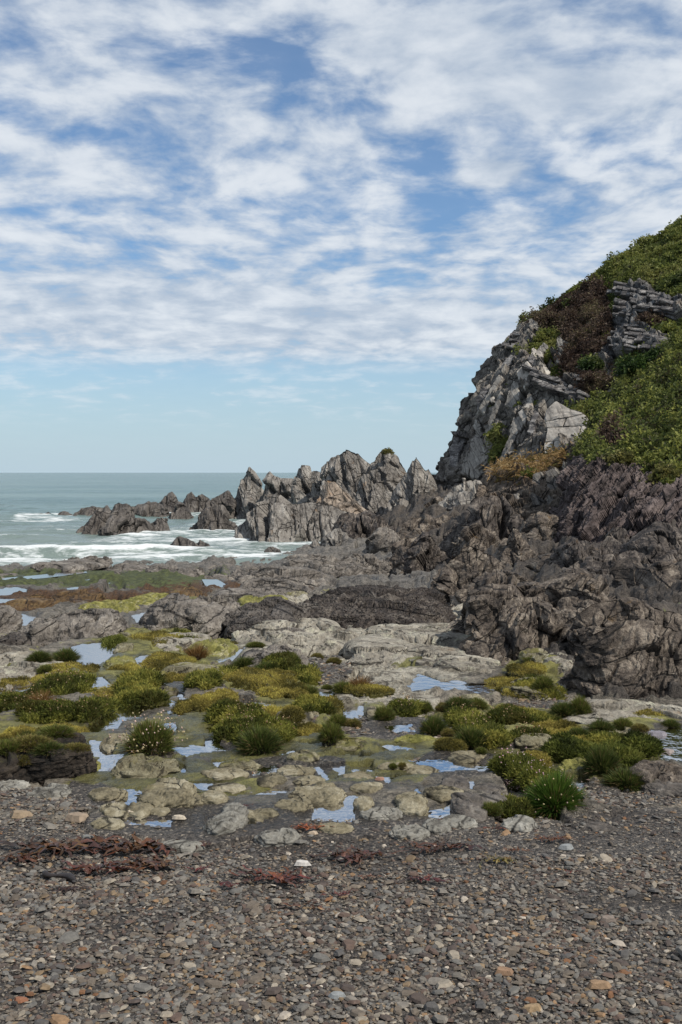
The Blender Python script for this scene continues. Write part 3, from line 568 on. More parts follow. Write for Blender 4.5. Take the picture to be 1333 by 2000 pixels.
# ---- rocks standing in the sea, and the pinnacles
def Yb(py): return 8748.0 / (py - HY)
SR = [
 ([(155,1035),(163,1022),(175,1013),(190,997),(205,996),(215,1001),(222,985),(232,979),(240,983),(248,982),(258,990),(264,1012),(275,1012),(285,1015),(292,1033)], 75, 4.2, M_sea, 'broad dark rock with a blunt tower standing alone in the surf'),
 ([(290,1037),(298,1020),(308,1011),(318,1009),(328,1014),(333,1033)], 77, 2.2, M_sea, 'small wedge rock touching the right end of the broad surf rock'),
 ([(152,1004),(158,993),(170,991),(182,989),(200,991),(210,987),(219,1003)], 106, 3.0, M_sea, 'low flat-topped rock behind the blunt tower rock, on its left'),
 ([(217,1003),(228,988),(240,990),(262,986),(280,985),(292,980),(302,979),(315,985),(322,996),(328,1007)], 103, 4.0, M_sea, 'long low hump of rock behind the blunt tower rock, on its right'),
 ([(69,1007),(78,1003),(88,1002),(95,999),(105,1006)], 106, 2.0, M_sea, 'leftmost low rock awash far out in the sea'),
 ([(110,1007),(118,1000),(128,998),(143,1006)], 106, 2.0, M_sea, 'second low rock awash far out, right of the leftmost one'),
 ([(314,990),(322,970),(330,962),(337,960),(345,968),(352,985),(353,995)], 115, 3.0, M_sea, 'dark pointed rock farthest back, left of the twin-topped rock'),
 ([(353,990),(365,965),(375,959),(383,970),(388,968),(395,963),(408,972),(412,1000)], 112, 3.2, M_sea, 'twin-topped dark rock behind the small triangular sea rock'),
 ([(335,1011),(343,987),(350,981),(358,984),(370,996),(377,1012)], 99, 2.6, M_sea, 'small triangular sea rock in front of the twin-topped rock'),
 ([(377,1034),(392,1010),(402,995),(412,990),(430,982),(440,985),(448,1002),(454,1031)], 79, 3.0, M_sea, 'steep dark wedge rock with a black cleft rising from white water'),
 ([(408,990),(418,972),(428,967),(445,958),(456,968),(464,1000)], 98, 3.0, M_sea, 'dark shoulder of rock left of the sharp sea pinnacle'),
 ([(446,1010),(455,985),(463,955),(472,938),(487,914),(496,922),(508,936),(513,945),(512,975),(510,1008)], 99, 4.0, M_pin, 'sharp sea pinnacle whose tip crosses the horizon at far left of the ridge'),
 ([(502,1010),(512,965),(518,938),(527,921),(535,930),(548,936),(572,936),(582,950),(592,1010)], 95, 3.6, M_pin, 'orange-tipped pinnacle just right of the sharp sea pinnacle'),
 ([(571,1005),(574,938),(582,915),(590,908),(606,909),(611,925),(616,960),(622,1005)], 90, 3.2, M_pin, 'square-topped rock tower right of the orange-tipped pinnacle'),
 ([(606,1010),(611,922),(618,919),(626,921),(630,950),(634,1010)], 88, 2.6, M_pin, 'narrow pillar of rock beside the square-topped tower'),
 ([(622,1010),(628,912),(640,903),(648,895),(657,893),(665,884),(676,877),(688,881),(700,885),(708,893),(725,908),(735,945),(748,1010)], 86, 5.0, M_pin, 'massive jagged crag of pale slabs at the middle of the ridge'),
 ([(722,1005),(726,905),(732,891),(742,880),(755,873),(765,876),(772,886),(785,905),(795,920),(806,1005)], 85, 4.6, M_pin, 'tall rounded pinnacle with a green mossy crown'),
 ([(690,1000),(700,935),(712,922),(735,914),(768,913),(780,935),(790,1000)], 80, 3.6, M_pin, 'blocky grey buttress below the green-crowned pinnacle'),
 ([(752,1005),(770,960),(782,938),(795,915),(805,900),(813,891),(822,902),(832,917),(838,914),(848,930),(858,950),(868,978),(872,1005)], 76, 4.4, M_pin, 'rightmost sharp triangular pinnacle beside the headland'),
 ([(618,1015),(628,950),(640,935),(655,938),(668,950),(682,965),(700,985),(725,1005),(745,1025)], 75, 4.4, M_ora, 'pale orange-stained rock below the jagged central crag'),
 ([(468,1048),(478,1022),(488,1008),(495,1004),(505,990),(518,978),(530,968),(542,960),(556,972),(572,984),(600,978),(625,982),(650,985),(680,1000),(700,1030),(710,1055)], 68, 4.6, M_pin, 'long ribbed grey rock mass rising from the surf before the pinnacles'),
 ([(337,1064),(345,1050),(352,1047),(365,1052),(378,1058),(386,1066)], 61, 1.6, M_sea, 'small dark rock awash in foam below the steep wedge rock'),
 ([(383,1063),(391,1054),(398,1058),(408,1063)], 61.5, 1.0, M_sea, 'tiny rock awash just right of another small rock in foam'),
 ([(517,1075),(524,1068),(534,1067),(545,1075)], 57.5, 1.2, M_sea, 'small rock awash before the long ribbed grey rock'),
 ([(604,1072),(612,1055),(620,1052),(630,1062),(640,1075)], 58, 1.6, M_pin, 'small pointed rock at the tip of the shore below the ribbed mass'),
]
for i, (ol, Y, th, mt, lb) in enumerate(SR):
    ridge_rock('sea_rock' if i not in (11, 12, 13, 14, 15, 16, 18) else 'rock_pinnacle', ol, Y, th, mt, lb, seed=100 + i * 7, group='rocks standing along the shoreline', cat='rock' if i not in (11, 12, 13, 14, 15, 16, 18) else 'pinnacle', size=min(2.2, 0.5 * th), res=1.3, k2=0.4, kn=0.6, ks=0.8, kf=0.75, pyr=1.1)
# ---- angular outcrops of the right-hand shore
OC = [
 ([(640,1058),(652,1025),(662,1005),(680,997),(697,1003),(715,1000),(740,1012),(758,1030),(765,1060)], 60, 3.6, M_dark, 'black jagged outcrop behind the shore, below the orange-stained rock'),
 ([(626,1066),(636,1045),(650,1034),(664,1029),(676,1042),(686,1062)], 57, 1.8, M_pin, 'tilted striped slab at the waterline before the black jagged outcrop'),
 ([(690,1120),(700,1092),(712,1082),(730,1083),(752,1098),(772,1128)], 36, 1.8, M_grey, 'triangular grey rock in the middle of the shore'),
 ([(745,1130),(760,1092),(776,1070),(795,1045),(812,1050),(832,1068),(850,1100),(862,1132)], 38, 2.6, M_dark2, 'dark leaning rock right of the triangular grey rock'),
 ([(770,1050),(785,1022),(805,1008),(830,1003),(850,1012),(866,1005),(890,1012),(905,1050)], 50, 3.4, M_dark2, 'ragged dark reef below the rightmost triangular pinnacle'),
 ([(856,1000),(872,965),(888,945),(905,935),(925,936),(942,943),(955,960),(968,1000)], 60, 3.2, M_slab2, 'pale cracked boulder at the foot of the headland'),
 ([(868,1178),(856,1140),(864,1105),(878,1088),(900,1068),(915,1062),(935,1064),(955,1075),(975,1095),(992,1130),(1000,1168)], 20, 2.0, M_dark2, 'dark outcrop right of the deep black cleft'),
 ([(984,1112),(990,1080),(996,1052),(1004,1033),(1014,1033),(1030,1060),(1045,1080),(1053,1095),(1058,1115)], 26, 1.4, M_dark2, 'brown triangular fin of rock below the headland'),
 ([(1008,1110),(1016,1050),(1028,1020),(1040,1004),(1060,1000),(1085,1006),(1103,1015),(1118,1040),(1128,1068),(1132,1100)], 29, 2.4, M_dark2, 'large rounded grey-brown rock right of the triangular fin'),
 ([(880,1085),(890,1040),(905,1000),(925,975),(955,965),(985,970),(1010,990),(1025,1030),(1030,1085)], 36, 3.0, M_dark, 'black steep-sided outcrop behind the triangular fin'),
 ([(1098,1118),(1105,1068),(1120,1055),(1145,1056),(1165,1062),(1190,1068),(1205,1085),(1218,1118)], 20.5, 1.6, M_dark, 'black overhung rock at the foot of the purple rock face'),
 ([(1150,1085),(1172,1058),(1186,1040),(1200,1026),(1214,1026),(1226,1040),(1240,1060),(1250,1090)], 23, 1.6, M_dark, 'blocky dark rock leaning on the purple rock face'),
 ([(1215,1095),(1235,1060),(1260,1035),(1285,1020),(1305,1018),(1330,1030),(1360,1035),(1400,1060),(1410,1100)], 20, 1.8, M_dark, 'dark ragged rock at the right edge below the bracken'),
 ([(1200,1175),(1222,1140),(1238,1108),(1252,1115),(1262,1122),(1285,1112),(1305,1115),(1325,1130),(1345,1135),(1370,1175)], 14.5, 1.3, M_dark2, 'brown rock with a lichen-yellow tip near the right edge'),
 ([(1120,1150),(1140,1100),(1165,1085),(1200,1080),(1235,1072),(1262,1080),(1280,1110),(1290,1150)], 17.5, 1.5, M_dark, 'dark saddle of rock between the black overhung rock and the yellow-tipped rock'),
 ([(995,1205),(1006,1172),(1030,1150),(1062,1142),(1090,1130),(1112,1118),(1135,1112),(1158,1120),(1172,1140),(1180,1165),(1200,1205)], 13, 1.4, M_dark2, 'pale grey sloping slab in the midst of the dark outcrops'),
 ([(972,1278),(964,1252),(948,1222),(918,1190),(908,1168),(918,1152),(945,1146),(985,1142),(1015,1158),(1052,1170),(1085,1188),(1108,1225),(1122,1285)], 11.2, 1.25, M_dark2, 'brown ribbed rock wall above the pale algae channel'),
 ([(1110,1235),(1130,1195),(1155,1178),(1200,1170),(1238,1172),(1268,1178),(1300,1190),(1330,1196),(1380,1205),(1420,1240)], 10.4, 1.0, M_dark2, 'long knobbly brown ledge above the front outcrop'),
 ([(1078,1390),(1092,1364),(1108,1322),(1122,1285),(1140,1252),(1158,1234),(1178,1224),(1205,1213),(1240,1208),(1275,1216),(1305,1222),(1335,1236),(1375,1245),(1420,1260),(1440,1388)], 8.45, 0.85, M_dark2, 'big brown front outcrop with ochre lichen above the pools'),
]
OC[6:6] = [
 ([(898,1078),(908,1052),(916,1038),(930,1025),(942,1026),(952,1034),(968,1052),(980,1080)], 33, 1.8, M_dark2, 'brown knuckle of rock left of the triangular fin'),
 ([(798,1090),(806,1066),(816,1052),(830,1040),(842,1044),(852,1054),(870,1090)], 35, 1.8, M_dark, 'small black peak right of the dark leaning rock'),
 ([(716,1068),(728,1046),(740,1034),(755,1030),(768,1036),(778,1046),(794,1068)], 48, 2.2, M_grey, 'grey knob of rock behind the triangular grey rock'),
 ([(1036,1124),(1050,1098),(1064,1086),(1085,1082),(1100,1088),(1114,1100),(1128,1126)], 21.5, 1.3, M_dark2, 'brown hump below the large rounded grey-brown rock'),
 ([(926,1172),(938,1140),(952,1124),(975,1115),(992,1118),(1006,1128),(1022,1152),(1034,1176)], 16.5, 1.2, M_dark2, 'brown rock between the black cleft and the pale sloping slab'),
 ([(820,1010),(832,985),(845,972),(858,970),(872,982),(884,1010)], 62, 2.4, M_dark2, 'dark stub of rock at the foot of the rightmost pinnacle'),
]
for i, (ol, Y, th, mt, lb) in enumerate(OC):
    xs = [(p[0] - CX) / F * Y for p in ol]; z = min(gz_at(x, Y - th * 0.9) for x in xs) - 0.1
    zlow = EYE - (max(p[1] for p in ol) - HY) / F * Y
    ridge_rock('rock_outcrop', ol, Y, th, mt, lb, zbase=min(z, zlow) - 0.05, seed=400 + i * 11, bed=BED5 if Y < 25 else BED, group='outcrops of the right-hand shore', cat='outcrop', size=0.5 * th if Y > 12 else 0.42 * th, res=1.6, kf=0.85 if i < 23 else 0.65, k2=0.65, pyr=0.8, kn=0.6, ks=1.5)

# ------------------------------------------------------------------ headland, buttress and bracken slope
def loft(name, rows, nu, nv, size, seed, bed, paint, mat, kf=1.0, ks=1.2, back=18.0):
    rs = np.stack([resample(r, nu) for r in rows])           # k,nu,3 (px,py,Y)
    Wd = np.stack([(rs[..., 0] - CX) / F * rs[..., 2], rs[..., 2], EYE - (rs[..., 1] - HY) / F * rs[..., 2]], -1)
    top = Wd[-1].copy(); bk = top + np.array([0.25 * back, back, 0.0]); bk[:, 2] -= 0.45 * back
    t = np.linspace(0, len(rows) - 1, nv); i = np.minimum(t.astype(int), len(rows) - 2); f = (t - i)[:, None, None]
    G = Wd[i] * (1 - f) + Wd[i + 1] * f
    nb = 14; fb = np.linspace(0, 1, nb)[1:, None, None]; G = np.concatenate([G, top[None] * (1 - fb) + bk[None] * fb], 0)
    N = grid_normals(G); N = np.where((N[..., 1:2] > 0.3) & (np.arange(len(G)) < nv)[:, None, None], -N, N)
    d = rock_disp(G.reshape(-1, 3), size, seed, bed, kf, ks).reshape(G.shape[:2])
    wt = np.ones(len(G)); wt[:nv] = 0.35 + 0.65 * smooth01(1 - np.linspace(0, 1, nv), 0, 0.06); wt[nv:] = 0.4
    px, py = proj(G.reshape(-1, 3)); at, soft = paint(px, py, G.reshape(-1, 3))
    d = d * wt[:, None] * (1 - 0.7 * soft.reshape(d.shape))
    G = G + N * d[..., None]; V = G.reshape(-1, 3); q = grid_quads(len(G), nu)
    o = link(name, mesh_np(name, V, quads=q, attrs=at, smooth=False), mat)
    return o, V, q, at, BVHTree.FromPolygons([Vector(v) for v in V.tolist()], q.tolist())
def poly_mask(px, py, polys, soft=10):
    r = np.zeros(len(px)); p = np.stack([px, py], 1)
    for q in polys: r = np.maximum(r, smooth01(sdist(p, np.array(q, float)), -soft, soft))
    return r
HG = [[(1010,645),(1050,606),(1090,580),(1130,556),(1170,515),(1250,460),(1300,440),(1500,330),(1500,520),(1333,560),(1290,570),(1255,550),(1215,580),(1195,615),(1190,570),(1165,552),(1130,565),(1060,612),(1030,640)],
      [(1200,560),(1333,480),(1420,450),(1420,620),(1340,590),(1300,560)], [(1205,700),(1240,680),(1290,690),(1330,640),(1420,600),(1420,900),(1150,860),(1130,800),(1150,770),(1200,770)],
      [(960,850),(975,830),(980,870),(965,900),(955,900)], [(1140,710),(1180,705),(1180,725),(1140,730)],
      [(1060,655),(1085,650),(1085,690),(1065,700),(1055,690)], [(1080,715),(1100,715),(1090,745),(1075,740)],[(1090,790),(1130,800),(1170,830),(1170,870),(1150,860),(1120,800)]]
HB = [[(1040,640),(1085,585),(1140,548),(1175,540),(1200,590),(1205,640),(1180,690),(1140,705),(1120,730),(1095,740),(1110,690),(1115,660),(1080,645)], [(1240,610),(1300,610),(1305,650),(1265,645)],
      [(1130,730),(1170,725),(1195,740),(1180,760),(1140,760)]]
HP = [[(1178,705),(1195,640),(1207,590),(1230,565),(1265,558),(1300,570),(1345,590),(1330,615),(1290,615),(1265,640),(1300,690),(1240,680),(1215,690)]]
def paint_head(px, py, V):
    g = poly_mask(px, py, HG, 12); b = poly_mask(px, py, HB, 14) * (1 - g)
    n = fbm(V / 3.0, 3, 55); g = np.clip(g + 0.25 * n * (g > .05) + 0.5 * smooth01(n, 0.3, 0.6) * (py < 800) * (px > 960), 0, 1)
    p = poly_mask(px, py, HP, 8); tint = np.ones((len(px), 3)); tint = tint * (1 - p[:, None]) + p[:, None] * np.array([0.62, 0.68, 0.78])
    g *= 1 - p; b *= 1 - p
    return {'veg': g, 'brown': b, 'tint': tint}, np.clip(g + b, 0, 1)
crest = [(846,960,84),(858,930,84),(868,890,84),(885,860,84.5),(894,838,84.5),(897,800,85),(908,786,85),(920,775,85),(926,745,85),(945,715,85),(965,690,85.5),(985,668,86),(1010,643,86),(1050,613,86.5),(1085,589,87),(1130,558,87),(1170,531,88),(1200,505,88),(1250,478,89),(1290,462,89),(1315,442,90),(1340,426,90),(1420,370,90),(1540,310,90)]
base = [(835,1015,79),(880,1000,77),(920,980,74),(960,950,70),(1000,935,67),(1060,925,64),(1130,910,61),(1200,900,58),(1280,880,55),(1400,850,52),(1500,840,50)]
mid = [(a[0] * .5 + b[0] * .5, a[1] * .5 + b[1] * .5, a[2] * .46 + b[2] * .54 - 1.5) for a, b in zip(resample(crest, 30), resample(base, 30))]
head, HV, HQ, HA, HBVH = loft('headland', [base, mid, crest], 440, 280, 2.3, 900, BED4, paint_head, M_cliff, kf=0.85, ks=1.8)
tag(head, 'steep slate headland with bracken and heather on top', kind='structure')
def paint_slope(px, py, V):
    lowe = np.interp(px, [1100, 1135, 1160, 1200, 1230, 1255, 1280, 1300, 1320, 1345, 1500], [880, 892, 905, 912, 890, 905, 935, 965, 950, 915, 930]) + 8 * fbm(V / 0.9, 3, 58)
    g = 1 - smooth01(py - lowe, -8, 8); p = 1 - g
    tint = np.ones((len(px), 3)) * (1 - p[:, None]) + p[:, None] * np.array([0.66, 0.60, 0.60])
    b = poly_mask(px, py, [[(1175,840),(1205,825),(1230,830),(1225,865),(1200,880),(1180,870)]], 12)
    return {'veg': g * (1 - b), 'brown': b, 'tint': tint}, g
scr = [(1118,905,40),(1135,875,40),(1152,848,41),(1166,822,41),(1190,800,41),(1215,780,41),(1245,758,41),(1264,735,41),(1286,712,41),(1310,690,41),(1340,660,41),(1430,590,41),(1540,520,41)]
smd = [(1095,960,32),(1120,935,31),(1160,908,30.5),(1200,905,30),(1240,900,29.5),(1280,905,29),(1340,890,28.5),(1430,870,28),(1540,850,28)]
sbs = [(1075,1110,27),(1105,1085,26),(1160,1075,25),(1220,1065,24),(1280,1060,23),(1340,1055,22.5),(1430,1055,22),(1540,1055,22)]
M_slope = rock_mat('slate_purple', (0.030, 0.025, 0.025), (0.115, 0.098, 0.094), (0.27, 0.24, 0.225), 1.5, frame((0.75, -0.5, -0.35)), ochre=0.05, attr=True)
slope, SV, SQ, SA, SBVH = loft('hillside', [sbs, smd, scr], 260, 260, 0.9, 950, frame((0.75, -0.5, -0.35)), paint_slope, M_slope, kf=0.7, ks=1.6, back=8)
tag(slope, 'bracken-covered slope above a purple layered rock face', kind='structure')
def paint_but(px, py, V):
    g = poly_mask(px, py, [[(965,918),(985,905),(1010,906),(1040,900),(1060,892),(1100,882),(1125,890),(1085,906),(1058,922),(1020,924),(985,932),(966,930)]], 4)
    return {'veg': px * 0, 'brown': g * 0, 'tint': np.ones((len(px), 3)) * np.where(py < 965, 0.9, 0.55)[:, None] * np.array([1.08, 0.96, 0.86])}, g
bcr = [(930,985,52),(948,950,52),(962,915,52),(980,902,52),(1010,905,51),(1040,898,50),(1065,888,50),(1100,880,49),(1130,878,48),(1170,880,46),(1230,880,45)]
bmd = [(915,1030,45),(940,1000,44),(965,965,44),(1000,960,43),(1060,955,42),(1110,950,41),(1180,950,39)]
bbs = [(890,1100,38),(940,1095,36),(1000,1080,35),(1060,1070,34),(1120,1060,33),(1190,1060,31)]
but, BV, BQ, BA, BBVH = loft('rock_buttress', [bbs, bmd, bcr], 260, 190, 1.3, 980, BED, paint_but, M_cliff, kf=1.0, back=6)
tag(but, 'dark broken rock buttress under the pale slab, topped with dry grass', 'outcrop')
# ---- bedding slabs on the headland face (parts of it)
def on_surface(bvh, px, py):
    d = Vector(((px - CX) / F, 1, -(py - HY) / F)).normalized(); h = bvh.ray_cast(Vector((0, 0, EYE)), d); return h[0]
def slab_on(bvh, poly, parent, mat, proud=0.35, thick=1.6, name='slab', seed=1, nrm=None, jit=0.9, ref=None):
    pts = [on_surface(bvh, *p) for p in (ref or poly)]; pts = np.array([list(p) for p in pts if p is not None])
    if len(pts) < 3: return
    c = pts.mean(0); n = np.linalg.svd(pts - c)[2][2]
    if n[1] > 0: n = -n
    if nrm is not None: n = np.array(nrm, float)
    if nrm is None: n = n * 0.45 + np.array([-0.32, -0.8, 0.42]) * 0.8
    n /= np.linalg.norm(n); c = c + n * proud
    rr = resample(np.array(list(poly) + [poly[0]], float), 42)[:-1]; rng = np.random.RandomState(seed)
    rr = rr + rng.normal(0, jit, rr.shape); E = np.array([0, 0, EYE]); D = np.c_[(rr[:, 0] - CX) / F, np.ones(len(rr)), -(rr[:, 1] - HY) / F]
    tt = ((c - E) @ n) / (D @ n); ring = E + D * tt[:, None]; k = len(ring); cen = ring.mean(0)
    V = [cen]; tris = []
    rings = [cen + (ring - cen) * s + n * h for s, h in ((0.5, .05), (0.93, 0.03), (1.0, -0.10), (1.04, -thick))]
    allv = np.concatenate([[cen + n * .05]] + rings); allv[:1 + 2 * k] += n * (0.09 * fbm(allv[:1 + 2 * k] / 1.2, 3, seed))[:, None]
    tris = [(0, 1 + i, 1 + (i + 1) % k) for i in range(k)]; quads = []
    for r in range(len(rings) - 1):
        for i in range(k): quads.append((1 + r * k + i, 1 + (r + 1) * k + i, 1 + (r + 1) * k + (i + 1) % k, 1 + r * k + (i + 1) % k))
    return link(name, mesh_np(name, allv, quads=quads, tris=tris, smooth=False), mat, parent)
bigslab = [(1066,800),(1086,782),(1115,799),(1140,806),(1160,832),(1150,860),(1128,887),(1065,899),(1063,870),(1069,840),(1064,820)]
SL = [(bigslab, M_slab), ([(1040,678),(1060,688),(1062,696),(1052,708),(1036,698)], M_slab), ([(1010,724),(1020,714),(1025,735),(1020,768),(1012,742)], M_slab), ([(1021,713),(1031,704),(1041,719),(1030,737),(1029,755),(1023,760),(1026,733)], M_slab),
      ([(1003,742),(1010,745),(1017,775),(1000,800),(985,792),(995,762)], M_slab2), ([(1087,658),(1112,668),(1112,686),(1097,716),(1086,711),(1090,685)], M_slab2), ([(1062,711),(1077,729),(1053,742)], M_slab),
      ([(1039,770),(1041,798),(1023,829),(1013,808),(1031,783)], M_slab), ([(924,847),(942,857),(955,890),(952,915),(940,938),(918,935),(914,895),(918,870)], M_slab2), ([(914,880),(916,905),(916,932),(901,926),(906,900)], M_slab2),
      ([(929,819),(941,834),(938,852),(924,836)], M_slab2), ([(978,762),(978,790),(965,819),(958,835),(952,831),(960,808)], M_slab2), ([(957,832),(964,822),(962,852),(970,877),(952,877),(944,858)], M_slab2),
      ([(998,862),(1006,877),(992,898),(981,898)], M_slab2), ([(957,778),(966,774),(967,785),(960,786)], M_slab), ([(1003,815),(1020,812),(1024,830),(1008,855),(995,845)], M_slab2), ([(1172,552),(1178,560),(1186,575),(1176,572)], M_slab2),
      ([(1146,622),(1158,620),(1152,645),(1145,648)], M_slab2), ([(1034,622),(1050,628),(1052,648),(1036,645)], M_slab2), ([(1040,690),(1052,708),(1042,715),(1030,700)], M_plate),
      ([(878,880),(890,850),(900,850),(892,890),(880,912)], M_plate), ([(930,780),(945,755),(955,760),(945,790),(932,800)], M_plate), ([(1120,590),(1135,580),(1138,592),(1125,602)], M_slab2)]
SL += [(p, m) for p, m in (([(905,925),(913,885),(933,842),(943,846),(925,890),(915,930)], M_slab2), ([(935,802),(955,762),(975,730),(983,737),(963,772),(946,810)], M_slab2), ([(966,742),(985,706),(1000,690),(1007,698),(990,720),(976,750)], M_plate), ([(975,902),(990,862),(1005,832),(1015,839),(1001,870),(988,906)], M_slab2),
       ([(1030,842),(1045,800),(1053,806),(1042,852)], M_plate), ([(880,908),(893,872),(905,845),(913,850),(900,882),(890,918)], M_plate), ([(1045,690),(1062,668),(1072,676),(1056,702)], M_slab2), ([(1020,800),(1034,765),(1040,772),(1030,808)], M_slab2), ([(948,900),(962,868),(970,874),(958,912)], M_slab2))]
def clip(poly, a, b, c):
    o = []
    for p, q in zip(poly, poly[1:] + poly[:1]):
        dp, dq = a * p[0] + b * p[1] - c, a * q[0] + b * q[1] - c
        if dp >= 0: o.append(p)
        if dp * dq < 0: t = dp / (dp - dq); o.append((p[0] + (q[0] - p[0]) * t, p[1] + (q[1] - p[1]) * t))
    return o
bn = None
for i, (p, mt) in enumerate(SL[1:]): slab_on(HBVH, p, head, mt, proud=0.5 if np.mean([q_[1] for q_ in p]) > 690 else 0.12, thick=2.2, seed=i + 3)
backing = slab_on(HBVH, bigslab, head, M_plate, proud=1.9, thick=4.5, seed=3, nrm=(-0.42, -0.8, 0.42))
rws = [(760, 0), (815, -.2), (833, -.06), (857, -.16), (877, -.10), (910, 0)]; rng = np.random.RandomState(4)
for j in range(5):
    (a, ka), (b, kb) = rws[j], rws[j + 1]; cuts = [1030] + [[1128], [1098], [1134], [1085], [1112]][j] + [1190]
    for x0, x1 in zip(cuts[:-1], cuts[1:]):
        pc = bigslab
        for h in ((-ka, 1, a + .3 - ka * 1110), (kb, -1, -(b - .3) + kb * 1110), (1, 0.45 - .1 * j, x0 + .3 + (0.45 - .1 * j) * 840), (-1, -(0.45 - .1 * j), -(x1 - .3) - (0.45 - .1 * j) * 840)):
            pc = clip(pc, *h) if len(pc) > 2 else pc
        if len(pc) > 2: slab_on(HBVH, pc, head, M_slab, proud=2.12 + rng.uniform(0, .08), thick=0.3, seed=int(x0 + a), nrm=(-0.42, -0.8, 0.42), jit=0.2, ref=bigslab)
# stacks of thin plates: dark band above the big slab and the blue-grey outcrop
rng = np.random.RandomState(8)
def plates(bvh, parent, cx, cy, w, h, n, ang, lx, mat, seed, proud=0.5):
    r = np.random.RandomState(seed)
    for i in range(n):
        px = cx + (r.rand() - .5) * w; py = cy + (r.rand() - .5) * h + (px - cx) * math.tan(ang); L = lx * (0.5 + r.rand()); t = 1.6 + 2.2 * r.rand()
        a = ang + r.normal(0, 0.06); dx, dy = math.cos(a) * L / 2, math.sin(a) * L / 2; nx, ny = -math.sin(a) * t, math.cos(a) * t
        poly = [(px - dx - nx, py - dy - ny), (px + dx - nx, py + dy - ny), (px + dx * .95 + nx, py + dy + ny), (px - dx * 1.05 + nx, py - dy + ny)]
        slab_on(bvh, poly, parent, mat, proud=proud * (0.4 + r.rand()), thick=1.2, name='plate', seed=seed * 100 + i, nrm=(-0.3, -0.85, 0.35), jit=0.25)
plates(HBVH, head, 1095, 755, 105, 26, 34, 0.42, 34, M_plate, 31, 1.0); plates(HBVH, head, 1140, 735, 50, 12, 10, 0.1, 26, M_plate, 32)
plates(HBVH, head, 1262, 585, 110, 46, 34, 0.22, 42, M_plate, 33, 0.6); plates(HBVH, head, 1215, 640, 46, 80, 26, 0.1, 24, M_plate, 34, 0.5); plates(HBVH, head, 1270, 660, 70, 40, 18, 0.12, 30, M_plate, 35)
plates(HBVH, head, 1000, 660, 36, 34, 14, 0.2, 20, M_plate, 36)
BS = [[(1040,925),(1058,920),(1065,945),(1052,965),(1038,950)], [(1065,920),(1085,912),(1098,940),(1088,975),(1070,960)], [(1035,960),(1050,968),(1060,1000),(1045,1000)], [(1070,965),(1085,980),(1095,1005),(1080,1008),(1068,990)],
      [(1000,965),(1012,962),(1018,985),(1004,985)], [(990,990),(1010,1000),(990,1050),(975,1060)], [(960,1000),(985,985),(975,1030),(950,1070)], [(930,1010),(945,1000),(935,1050),(915,1080)], [(1100,900),(1118,905),(1112,940),(1100,935)]]
for i, p in enumerate(BS): slab_on(BBVH, p, but, M_pin if i < 5 or i == 8 else M_dark2, proud=0.12, thick=1.2, seed=70 + i, nrm=(-0.45, -0.8, 0.3))

# ------------------------------------------------------------------ vegetation on the slopes
def scatter(V, Q, wgt, n, seed):
    r = np.random.RandomState(seed); A = V[Q]; ar = 0.5 * np.linalg.norm(np.cross(A[:, 2] - A[:, 0], A[:, 3] - A[:, 1]), axis=1) * wgt
    cdf = np.cumsum(ar); k = np.searchsorted(cdf, r.rand(n) * cdf[-1]); u, v = r.rand(n, 1), r.rand(n, 1)
    a = A[k]; p = (a[:, 0] * (1 - u) + a[:, 1] * u) * (1 - v) + (a[:, 3] * (1 - u) + a[:, 2] * u) * v
    nn = np.cross(a[:, 1] - a[:, 0], a[:, 3] - a[:, 0]); nn /= np.linalg.norm(nn, axis=1)[:, None] + 1e-9; nn = np.where(nn[:, 1:2] > 0.2, -nn, nn)
    return p, nn, k, r
def gapn(V, Q, k): return 0.12 + smooth01(fbm(V[Q[:, 0]] / k, 3, 44), -0.22, 0.12)
def leaves(name, p, nn, r, size, cols, mat, spread=0.8, up=0.5, droop=0.3, height=1.0, clump=3.0, wk=0.22):
    """folded leaf blades: 4 verts, 2 triangles each, brighter and darker tufts by clump"""
    n = len(p); sz = size * (0.5 + r.rand(n)) ; d = nn * 0.5 + np.array([0, -0.1, up]) + r.normal(0, spread, (n, 3)); d /= np.linalg.norm(d, axis=1)[:, None]
    s = np.cross(d, r.normal(0, 1, (n, 3))); s /= np.linalg.norm(s, axis=1)[:, None] + 1e-9
    p = p + nn * (r.rand(n) * height * size * (0.6 + 4.0 * np.clip(fbm(p / (clump * .5), 2, 79), 0, 1)))[:, None]
    a = p; b = p + d * (sz * .5)[:, None] + s * (sz * wk)[:, None]; c = p + d * (sz * .5)[:, None] - s * (sz * wk)[:, None]; e = p + d * sz[:, None]; e[:, 2] -= droop * sz
    V = np.stack([a, b, e, c], 1).reshape(-1, 3); i = np.arange(n)[:, None] * 4
    cl = fbm(p / clump, 3, 77); cols = np.array(cols); kk = np.clip((cl * 0.9 + 0.5 + r.normal(0, 0.2, n)) * (len(cols) - 1), 0, len(cols) - 1.001); i0 = kk.astype(int); f = (kk - i0)[:, None]
    col = (cols[i0] * (1 - f) + cols[i0 + 1] * f) * (1.05 + 0.7 * r.rand(n))[:, None]
    return mesh_np(name, V, tris=np.concatenate([i + [0, 1, 2], i + [0, 2, 3]]), smooth=False, attrs={'col': np.repeat(col, 4, 0)})
GRN = [(0.03, 0.042, 0.012), (0.07, 0.085, 0.024), (0.12, 0.135, 0.034), (0.19, 0.195, 0.05)]
OLV = [(0.04, 0.042, 0.014), (0.075, 0.075, 0.024), (0.115, 0.11, 0.035), (0.16, 0.145, 0.05)]
BRN = [(0.022, 0.014, 0.011), (0.045, 0.030, 0.023), (0.078, 0.054, 0.04), (0.09, 0.075, 0.04)]
hpx, hpy = proj(HV); g4 = HA['veg'][HQ].mean(1); b4 = HA['brown'][HQ].mean(1); p4 = hpy[HQ].mean(1) ; x4 = hpx[HQ].mean(1)
